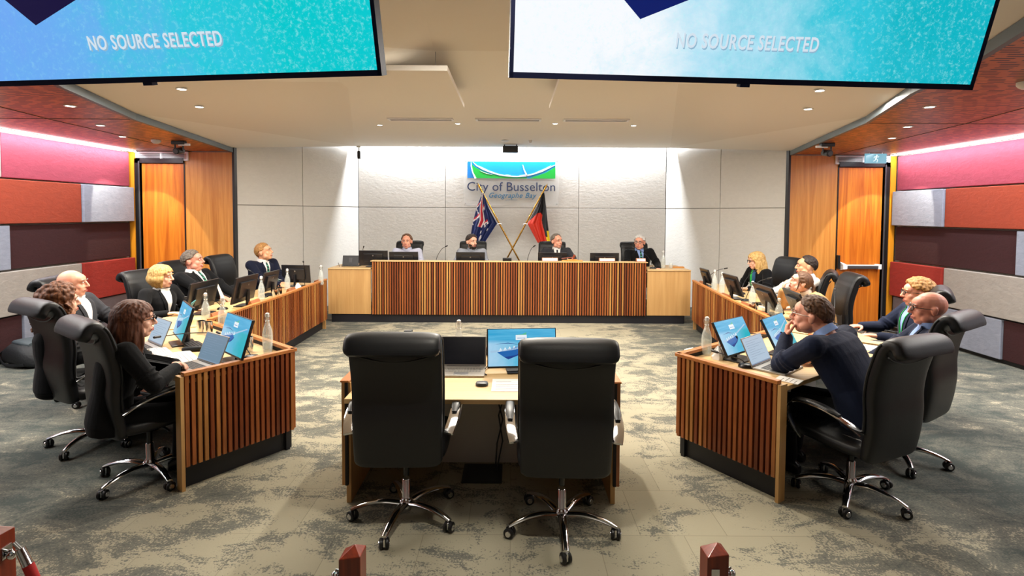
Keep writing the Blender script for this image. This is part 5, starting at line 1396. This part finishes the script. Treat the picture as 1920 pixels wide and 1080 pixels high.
b = MB(); b.box(-.11, .11, -.003, .003, 0, .24, 'teal_card'); e = b.build('folder'); e.location = (-3.31, 5.30, Z); e.rotation_euler = (-.5, 0, heading(.8, .3)); tag(e, 'teal folder propped behind the farther lit monitor on the left', 'folder')
GBt = 'swing top water bottles'
bottle((-1.965, 4.26, Z), 'swing top water bottle at the front corner of the near left desk', GBt)
bottle((-2.74, 5.02, Z), 'swing top water bottle on the left, half hidden behind the nearer lit monitor', GBt)
bottle((-3.06, 5.30, Z), 'swing top water bottle beside the farther lit monitor on the left', GBt)
canister((-2.84, 4.84, Z), 'steel tumbler behind the farther lit monitor on the left, left one'); canister((-2.75, 4.80, Z), 'steel tumbler behind the farther lit monitor on the left, right one')
canister((-2.10, 4.22, Z), 'steel tumbler beside the bottle at the near left desk corner'); tumbler((-1.92, 4.16, Z), 'small drinking glass at the front corner of the near left desk')
tumbler((-2.16, 4.27, Z), 'drinking glass behind the steel tumbler on the near left desk')
mic((-2.50, 4.56, Z), (-2.68, 4.0, .90), 'gooseneck microphone leaning to the left before the farther lit monitor'); mic((-1.98, 4.02, Z), (-2.40, 4.33, .86), 'gooseneck microphone reaching left behind the nearer left monitor')
# far left desk
monitor((-3.45, 5.80, Z), (1, 0), 'dark monitor seen from behind, before the blonde woman', GK, 12, False)
monitor((-3.24, 6.31, Z), (1, 0), 'dark monitor seen from behind, before the heavy man', GK, 12, False)
monitor((-3.32, 7.15, Z), (1, 0), 'dark monitor seen from behind, before the young man in navy', GK, 12, False, .45, .27)
monitor((-3.24, 8.05, Z), (-.1, -1), 'dark monitor at the far end of the left desk', GK, 8, False, .44, .27)
bottle((-3.17, 6.72, Z), 'swing top water bottle between the two dark monitors on the left', GBt); bottle((-3.22, 7.62, Z), 'swing top water bottle before the clasped hands of the young man', GBt)
bottle((-2.93, 8.16, Z), 'swing top water bottle at the far end of the left desk', GBt)
for i, (x, y, t) in enumerate(((-3.10, 5.58, 'before the blonde woman'), (-3.08, 6.36, 'beside the bottle before the heavy man'), (-3.06, 7.38, 'before the young man in navy'), (-3.02, 8.28, 'at the far end'))):
    nameplate((x, y, Z), (-1, 0), 'wedge name plate on the left long desk, '+t, 'name plates on the long desks', .22)
canister((-3.12, 6.98, Z), 'steel tumbler on the left long desk, nearer of two', .10); canister((-3.11, 7.10, Z), 'steel tumbler on the left long desk, farther of two', .10)
tissue((-3.10, 7.70, Z), 'white folded napkin on the left long desk')
b = MB(); b.add([(-.105, 0, 0), (.105, 0, 0), (.115, .05, .27), (-.1, .02, .29), (-.105, .004, 0), (.105, .004, 0), (.115, .054, .27), (-.1, .024, .29)], [(0, 1, 2, 3), (4, 7, 6, 5), (0, 4, 5, 1), (1, 5, 6, 2), (2, 6, 7, 3), (3, 7, 4, 0)], 'paper')
e = b.build('paper_sheet'); e.location = (-3.52, 6.50, Z+.0); e.rotation_euler = (.45, 0, heading(.9, .3)); tag(e, 'white sheet of paper held up by the heavy man on the left', 'paper')
mic((-3.30, 6.05, Z), (-3.52, 5.75, .92), 'gooseneck microphone before the blonde woman on the left'); mic((-3.25, 6.95, Z), (-3.46, 7.0, 1.08), 'gooseneck microphone before the heavy man on the left')
mic((-3.08, 7.9, Z), (-2.98, 7.6, 1.14), 'gooseneck microphone standing up beside the far left monitor')
# far right desk
monitor((3.08, 8.20, Z), (-1, 0), 'small dark monitor before the long haired blonde woman', GK, 20, False, .36, .24)
monitor((3.02, 7.05, Z), (-1, 0), 'dark monitor seen from behind, second on the right long desk', GK, 20, False, .46, .28)
monitor((2.96, 5.92, Z), (-1, .05), 'dark monitor seen from behind, before the ponytailed woman', GK, 26, False)
monitor((3.06, 5.50, Z), (-.98, .15), 'dark monitor seen from behind, beside the front man on the right', GK, 24, False, .48, .30)
bottle((2.98, 7.80, Z), 'swing top water bottle at the far end of the right desk', GBt); bottle((2.97, 7.50, Z), 'swing top water bottle next to the farthest one on the right desk', GBt)
bottle((2.94, 6.48, Z), 'swing top water bottle in the middle of the right long desk', GBt); bottle((2.87, 5.86, Z), 'swing top water bottle behind the lit monitors on the right', GBt); bottle((2.80, 5.55, Z-.0), 'swing top water bottle next behind the front man\'s monitors', GBt).scale = (1, 1, .8)
for i, (x, y, t) in enumerate(((3.0, 8.36, 'at the far end'), (2.84, 7.05, 'before the second monitor'), (2.80, 6.35, 'before the middle bottle'), (2.72, 5.75, 'behind the lit monitors'))):
    nameplate((x, y, Z), (1, 0), 'wedge name plate on the right long desk, '+t, 'name plates on the long desks', .22)
canister((2.80, 6.10, Z), 'steel tumbler on the right long desk, before the ponytailed woman', .10); tumbler((2.92, 6.12, Z), 'drinking glass on the right long desk beside the steel tumbler'); tumbler((3.02, 7.95, Z), 'drinking glass at the far end of the right desk')
tissue((3.06, 7.30, Z), 'white folded napkin on the right long desk')
paper((3.15, 6.38, Z), (-1, 0), .21, .28, 'sheet of paper on the right long desk', t=.003); paper((3.12, 6.62, Z), (-1, .1), .2, .26, 'dark covered tablet on the right long desk', 'tablet', 'tablet', .01, 'plastic_black')
mic((3.02, 8.30, Z), (3.26, 8.1, 1.03), 'gooseneck microphone at the far end of the right desk'); mic((3.22, 7.45, Z), (3.54, 7.7, 1.045), 'gooseneck microphone before the long haired blonde woman')
mic((3.02, 6.85, Z), (3.25, 6.7, 1.05), 'gooseneck microphone in the middle of the right long desk'); mic((3.20, 5.25, Z), (3.38, 5.55, 1.08), 'gooseneck microphone behind the head of the front man')
# near right desk
monitor((1.79, 4.02, Z), (-.62, .78), 'lit monitor with beach picture, nearer of two on the near right desk', GM, 28, True, .43, .275)
monitor((2.22, 4.18, Z), (-.70, .71), 'lit monitor with beach picture, beside the front man on the right', GM, 28, True, .44, .275)
laptop((1.86, 3.91, Z), (-.66, .75), 'open silver laptop before the front man on the right', 'open laptops', 'doc_glow', 115)
bottle((1.55, 4.20, Z), 'swing top water bottle at the corner of the near right desk', GBt); canister((1.66, 4.14, Z), 'steel tumbler beside the bottle on the near right desk')
tissue((1.60, 4.09, Z), 'white folded napkin before the bottle on the near right desk', 1.1); paper((1.46, 4.24, Z), (-.5, .8), .1, .1, 'small stack of paper serviettes at the right desk corner', 'serviettes', 'napkin', .03, 'napkin')
mic((1.72, 3.86, Z), (1.56, 4.05, .80), 'gooseneck microphone bent low before the nearer lit monitor on the right'); mic((2.32, 4.42, Z), (1.80, 4.25, .90), 'gooseneck microphone reaching left across the lit monitor on the right')
paper((1.87, 3.55, Z), (-.7, .7), .12, .15, 'small white note pad at the edge of the near right desk', 'note_pad', 'note pad', .006)
paper((2.93, 4.50, Z), (-.8, .6), .22, .30, 'white printed sheets before the bald man on the right', t=.004); paper((2.86, 4.80, Z), (-.9, .4), .21, .28, 'brown covered folder on the right desk', 'folder', 'folder', .01, 'plate_wood')
b = MB(); b.tube([(-.07, 0, .005), (.07, 0, .005)], .005, 'plastic_black', n=8); e = b.build('pen', smooth=True); e.location = (2.90, 4.58, Z+.004); e.rotation_euler = (0, 0, -.6); tag(e, 'black pen on the white sheets before the bald man', 'pen')
# middle desk
laptop((-.345, 3.80, Z), (0, 1), 'open silver laptop with a dark screen between the two front chairs', 'open laptops', 'screen_off', 108)
monitor((.08, 3.68, Z), (-.10, 1), 'lit monitor with beach picture on the middle desk', GM, 10, True, .49, .275, .03)
monitor((.02, 4.0, Z), (.0, 1), 'black monitor standing behind the lit one on the middle desk', GK, 6, False, .42, .20, .03)
paper((-.02, 3.42, Z), (0, 1), .21, .25, 'white sheet of paper on the middle desk before the lit monitor', t=.002)
e = empty('conference_puck', (-.19, 3.42, Z), 0, 'small grey puck on the middle desk before the laptop', 'puck')
b = MB(); b.rings([super_ring((0, 0, z_), w_, w_*.9, Vector((1, 0, 0)), Vector((0, 1, 0)), 20, 2.6) for z_, w_ in ((0, .036), (.008, .042), (.018, .038), (.024, .022), (.0245, .004))], 'plastic_grey'); b.build('body', e, smooth=True)
b = MB(); b.box(-.014, .014, -.006, .006, .024, .027, 'brushed_metal'); b.build('button', e)
bottle((-.40, 4.02, Z), 'swing top water bottle behind the dark laptop on the middle desk', GBt)
e = empty('desk_speaker', (-.80, 4.10, .80), 0, 'small black box standing on the far edge of the middle desk', 'speaker')
b = MB(); b.box(-.03, .03, -.03, .03, 0, .14, 'plastic_black'); b.build('body', e, bevel=.004); b = MB(); b.box(-.026, .026, -.032, -.030, .01, .13, 'grille_dark'); b.build('grille', e)
b = MB(); b.tube([(-.17, 3.62, Z+.006), (-.2, 3.68, Z+.006), (-.17, 3.80, Z+.02), (-.10, 3.86, Z+.04), (-.02, 3.80, Z+.06)], .004, 'plastic_black', n=6); e = b.build('cable', smooth=True); tag(e, 'thin black cable between the dark laptop and the lit monitor', 'cable')

# ---- on the bench
ZB = .885
GX = 'monitors on the bench'
for x, y, t in ((-2.395, 9.26, 'farthest left'), (-1.87, 9.26, 'before the man in a pale shirt'), (-.715, 9.26, 'before the bearded man'), (.70, 9.26, 'before the smiling man'), (1.60, 9.26, 'with a name plate, right of the gavel')):
    monitor((x, y, ZB if x > -2.3 else .915), (0, -1), 'dark monitor on the bench seen from behind, '+t, GX, 8, False, .50, .265, .02 if x < -2.3 else .03)
e = empty('tablet_computer', (-2.80, 9.22, .915), 0, 'black tablet on a stand at the left end of the bench', 'tablet')
T = Matrix.Translation((0, 0, .02)) @ Matrix.Rotation(math.radians(-14), 4, 'X')
b = MB(); b.box(-.14, .14, -.005, .005, 0, .17, 'plastic_black', T); b.build('case', e, bevel=.004)
b = MB(); b.box(-.03, .03, -.010, -.005, .05, .13, 'plastic_grey', T); b.build('strap', e); b = MB(); b.box(-.15, .15, -.02, .14, 0, .014, 'key_dark'); b.build('keyboard', e, bevel=.003)
b = MB(); b.box(-.025, .025, -.012, .012, 0, .001, 'key_grey'); b.tube([(-.17, -.05, .003), (-.21, -.0, .06)], .006, 'key_grey', n=6); b.build('stylus', e)
nameplate((.64, 8.96, 1.045), (0, 1), 'name plate on the bench before the smiling man', 'name plates on the bench', .27).rotation_euler = (0, 0, PI)
nameplate((1.60, 8.96, 1.045), (0, 1), 'name plate on the bench before the right dark monitor', 'name plates on the bench', .27).rotation_euler = (0, 0, PI)
nameplate((2.17, 8.96, 1.045), (0, 1), 'name plate on the bench before the silver haired man', 'name plates on the bench', .16).rotation_euler = (0, 0, PI)
e = empty('gavel_block', (1.02, 8.99, 1.045), 0, 'honey coloured wooden sounding block on the bench', 'gavel block')
b = MB(); b.rings([super_ring((0, 0, z_), w_, .05, Vector((1, 0, 0)), Vector((0, 1, 0)), 20, 3) for z_, w_ in ((0, .18), (.012, .185), (.022, .17))], 'block_wood'); b.build('block', e, smooth=True)
b = MB(); b.rings([super_ring((0, 0, z_), w_, .03, Vector((1, 0, 0)), Vector((0, 1, 0)), 20, 3) for z_, w_ in ((.022, .09), (.034, .08))], 'block_wood'); b.build('raised_disc', e, smooth=True)
e = empty('gavel', (1.04, 8.99, 1.083), 0, 'dark wooden gavel lying on the sounding block', 'gavel')
b = MB(); b.lathe([(.001, -.045), (.024, -.045), (.026, -.03), (.020, -.02), (.022, 0), (.020, .02), (.026, .03), (.024, .045), (.001, .045)], 'gavel_wood', Matrix.Translation((0, 0, .028)) @ Matrix.Rotation(.5, 4, 'Y'), n=18); b.build('head', e, smooth=True)
b = MB(); b.tube([(0, 0, .03), (-.10, 0, .02), (-.2, 0, .008)], [.006, .008, .009], 'gavel_wood', n=10); b.build('handle', e, smooth=True)
b = MB(); b.box(-.075, .075, -.03, .03, 0, .055, 'plastic_black'); e = b.build('console_box', bevel=.006); e.location = (-.08, 8.97, 1.045); tag(e, 'small black console box on the middle of the bench rail', 'console')
bottle((2.62, 9.2, .915), 'swing top water bottle at the right end of the bench', GBt)
tumbler((2.76, 9.22, .915), 'drinking glass at the right end of the bench'); 
b = MB(); b.box(-.11, .11, -.05, .05, 0, .02, 'block_wood'); e = b.build('wooden_tray', bevel=.003); e.location = (2.9, 9.32, .915); tag(e, 'low wooden tray at the right end of the bench', 'tray')
for bs, tp, t in (((-2.66, 9.45, ZB+.03), (-2.59, 9.3, 1.25), 'standing behind the left end of the bench'), ((-1.36, 9.4, ZB), (-1.145, 9.3, 1.27), 'between the pale shirted and bearded men'), ((.26, 9.4, ZB), (.39, 9.3, 1.28), 'left of the smiling man'), ((2.42, 9.12, .915), (2.12, 9.3, 1.26), 'before the silver haired man')):
    mic(bs, tp, 'gooseneck microphone on the bench, '+t)

# ---- crossed flags
def flagpole(P0, P1, label):
    e = empty('flag_pole', P0, 0, label, 'flag pole', 'crossed brass flag poles'); d = Vector(P1)-Vector(P0)
    b = MB(); b.tube([(0, 0, 0), tuple(d)], .016, 'brass', n=12); b.build('pole', e, smooth=True)
    u = d.normalized(); b = MB(); b.tube([d, d+u*.02, d+u*.05, d+u*.10], [.02, .022, .016, .002], 'brass', n=12); b.build('finial', e, smooth=True)
    b = MB(); b.lathe([(.001, 0), (.09, 0), (.09, .015), (.03, .03), (.02, .05)], 'brass', n=20); b.build('foot', e, smooth=True)
    return e
# each pole stands on the dais behind the bench
flagpole((.555, 10.72, .154), (-.655, 10.78, 2.37), 'brass flag pole leaning to the left, carrying the blue flag')
flagpole((-.515, 10.80, .154), (.660, 10.74, 2.36), 'brass flag pole leaning to the right, carrying the black, red and yellow flag')
mat('flag_blue', '12255e', .6); mat('flag_red', 'c8283a', .6); mat('flag_white', 'e4e2e6', .6); mat('flag_black', '12121a', .6); mat('flag_scarlet', 'd63a28', .6); mat('flag_yellow', 'e8d02c', .6)
def cloth_flag(name, left, right, Y, colour, label, folds, phase=0):
    """left/right: lists of (x,z) for t=0..1 down the cloth"""
    def at(L_, t):
        for (t0, x0, z0), (t1, x1, z1) in zip(L_, L_[1:]):
            if t <= t1: f = (t-t0)/(t1-t0); return x0+(x1-x0)*f, z0+(z1-z0)*f
        return L_[-1][1:]
    nu, nv = 44, 56; b = MB(); vs = []; 
    for j in range(nv+1):
        t = j/nv; xa, za = at(left, t); xb, zb = at(right, t)
        for i in range(nu+1):
            u = i/nu; amp = .035*min(1, t*2.2)
            vs.append((xa+(xb-xa)*u, Y+amp*math.sin(u*folds*2*PI+phase+t*1.3)+.012*math.sin(u*folds*5*PI+t*5), za+(zb-za)*u))
    W_ = nu+1
    for j in range(nv):
        for i in range(nu): 
            b.m.append(b.mi(colour((i+.5)/nu, (j+.5)/nv))); b.f.append((j*W_+i, j*W_+i+1, (j+1)*W_+i+1, (j+1)*W_+i))
    b.v = vs
    o = b.build(name, smooth=True, auto=False); md = o.modifiers.new('t', 'SOLIDIFY'); md.thickness = .003
    return tag(o, label, 'flag')
def aus(u, v):
    # canton folds on the pole side: red and white bars
    if u < .62 and v < .80:
        a = (u*1.9+v*3.1) % 1.0; c = (v*2.6-u*1.6) % 1.0
        if .30 < u < .42 : return 'flag_red'
        if .25 < u < .47 : return 'flag_white'
        if a < .14: return 'flag_red'
        if a < .28: return 'flag_white'
        if c < .10: return 'flag_white'
        return 'flag_blue'
    for su, sv, r in ((.58, .93, .05), (.62, .70, .035), (.50, .86, .03), (.75, .80, .025)):
        if ((u-su)/1.0)**2+((v-sv)*1.4)**2 < r*r: return 'flag_white'
    return 'flag_blue'
cloth_flag('national_flag', [(0, -.60, 2.27), (.4, -.72, 1.95), (.8, -.80, 1.62), (1, -.86, 1.24)], [(0, -.575, 2.24), (.35, -.47, 1.95), (.66, -.30, 1.64), (.72, -.33, 1.60), (1, -.56, 1.24)], 10.74, aus,
           'blue flag with red and white stripes and stars, draped from the left leaning pole', 2.5)
def abo(u, v):
    if v > .9 and u > .74 or (v > .78 and u > .86): return 'flag_yellow'
    edge_ = .60+.16*v if v > .42 else 1.2
    if v < .42: return 'flag_black'
    if u < edge_: 
        if v < .56 and u < .06: return 'flag_black'
        return 'flag_scarlet' if (v-.42) > abs(u-.45)*.45-.05 else 'flag_black'
    return 'flag_black'
cloth_flag('black_red_yellow_flag', [(0, .60, 2.25), (.30, .50, 2.0), (.62, .315, 1.64), (1, .52, 1.26)], [(0, .64, 2.27), (.3, .68, 2.0), (.7, .725, 1.6), (1, .77, 1.26)], 10.70, abo,
           'black, red and yellow flag draped from the right leaning pole', 2.0, 1.0)
for x, z_, sgn in ((-.30, 1.63, 1), (.315, 1.63, -1)):
    b = MB(); b.tube([(x, 10.72, z_), (x+sgn*.05, 10.75, z_+.01), (x+sgn*.09, 10.76, z_+.0)], .008, 'flag_white', n=8); e = b.build('flag_tie', smooth=True); tag(e, 'white cord tying the %s flag to its pole' % ('blue' if sgn > 0 else 'black, red and yellow'), 'cord')

# ---- rail posts with rope in the foreground
def railpost(x, y, label, hooks):
    e = empty('rail_post', (x, y, 0), 0, label, 'post', 'red timber rope posts in the foreground'); w_ = .034
    b = MB(); b.add([(-w_, -w_, 0), (w_, -w_, 0), (w_, w_, 0), (-w_, w_, 0), (-w_, -w_, .77), (w_, -w_, .78), (w_, w_, .775), (-w_, w_, .765), (.008, .0, .80)],
                    [(0, 3, 2, 1), (0, 1, 5, 4), (1, 2, 6, 5), (2, 3, 7, 6), (3, 0, 4, 7), (4, 5, 8), (5, 6, 8), (6, 7, 8), (7, 4, 8)], 'post_wood'); b.build('post', e, bevel=.002)
    b = MB(); b.box(-.07, .07, -.07, .07, 0, .012, 'brushed_metal'); b.build('foot_plate', e, bevel=.003)
    for s in hooks:
        b = MB(); b.box(min(s*w_, s*(w_+.004)), max(s*w_, s*(w_+.004)), -.018, .018, .69, .73, 'chrome'); b.tube([(s*(w_), 0, .71), (s*(w_+.018), -.0, .715), (s*(w_+.026), 0, .70), (s*(w_+.016), 0, .686)], .005, 'chrome', n=8); b.ell((s*(w_+.02), -.004, .70), (.014, .014, .014), 'chrome'); b.build('hook', e, smooth=True)
    return e
railpost(-1.72, 1.74, 'red timber post with a chrome rope end, at the lower left picture corner', (1,))
railpost(-.50, 1.65, 'red timber post with pointed top at the bottom edge, left of centre', (-1,))
e = railpost(.655, 1.67, 'red timber post with pointed top at the bottom edge, right of centre', (1,))
b = MB(); b.box(-.022, .004, -.0375, -.034, .70, .735, 'chrome'); b.build('plate', e, bevel=.001)
e = empty('barrier_rope', (-1.66, 1.74, .74), 0, 'red barrier rope with chrome end hanging from the lower left post', 'rope')
b = MB(); b.tube([(0, 0, 0), (.03, 0, -.03)], .006, 'chrome', n=8); b.tube([(.02, 0, -.02), (.045, -.0, -.075)], [.014, .016], 'chrome', n=14); b.build('rope_end', e, smooth=True)
b = MB(); b.tube(spline([(.045, 0, -.075), (.12, 0, -.22), (.35, -.03, -.38), (.6, -.05, -.42), (.85, -.07, -.36), (1.05, -.08, -.18), (1.12, -.09, -.05)], 5), .017, 'red_rope', n=12); b.build('rope', e, smooth=True)

# ---- backpack on the floor by the left wall
e = empty('backpack', (-5.78, 6.35, 0), heading(.9, -.4), 'black and grey backpack on the floor by the left wall', 'backpack')
b = MB(); b.rings([super_ring((0, y, .0+h/2+.01), w_, h/2, Vector((1, 0, 0)), Vector((0, 0, 1)), 20, 3.2) for y, w_, h in ((-.30, .10, .10), (-.26, .17, .20), (-.1, .20, .28), (.1, .20, .27), (.22, .16, .20), (.27, .08, .10))], 'bag_black'); b.build('body', e, smooth=True)
b = MB(); b.rings([super_ring((0, y, .28+z_), w_, .03, Vector((1, 0, 0)), Vector((0, 0, 1)), 16, 3) for y, w_, z_ in ((-.18, .08, -.02), (-.12, .13, .0), (.08, .13, .0), (.14, .08, -.02))], 'bag_grey'); b.build('front_pocket', e, smooth=True)
for s in (-1, 1): b = MB(); b.tube(spline([(s*.12, -.22, .2), (s*.17, -.3, .12), (s*.2, -.1, .03), (s*.16, .2, .06)], 4), .014, 'bag_black', n=8, flat=(1.6, .5)); b.build('strap', e, smooth=True)
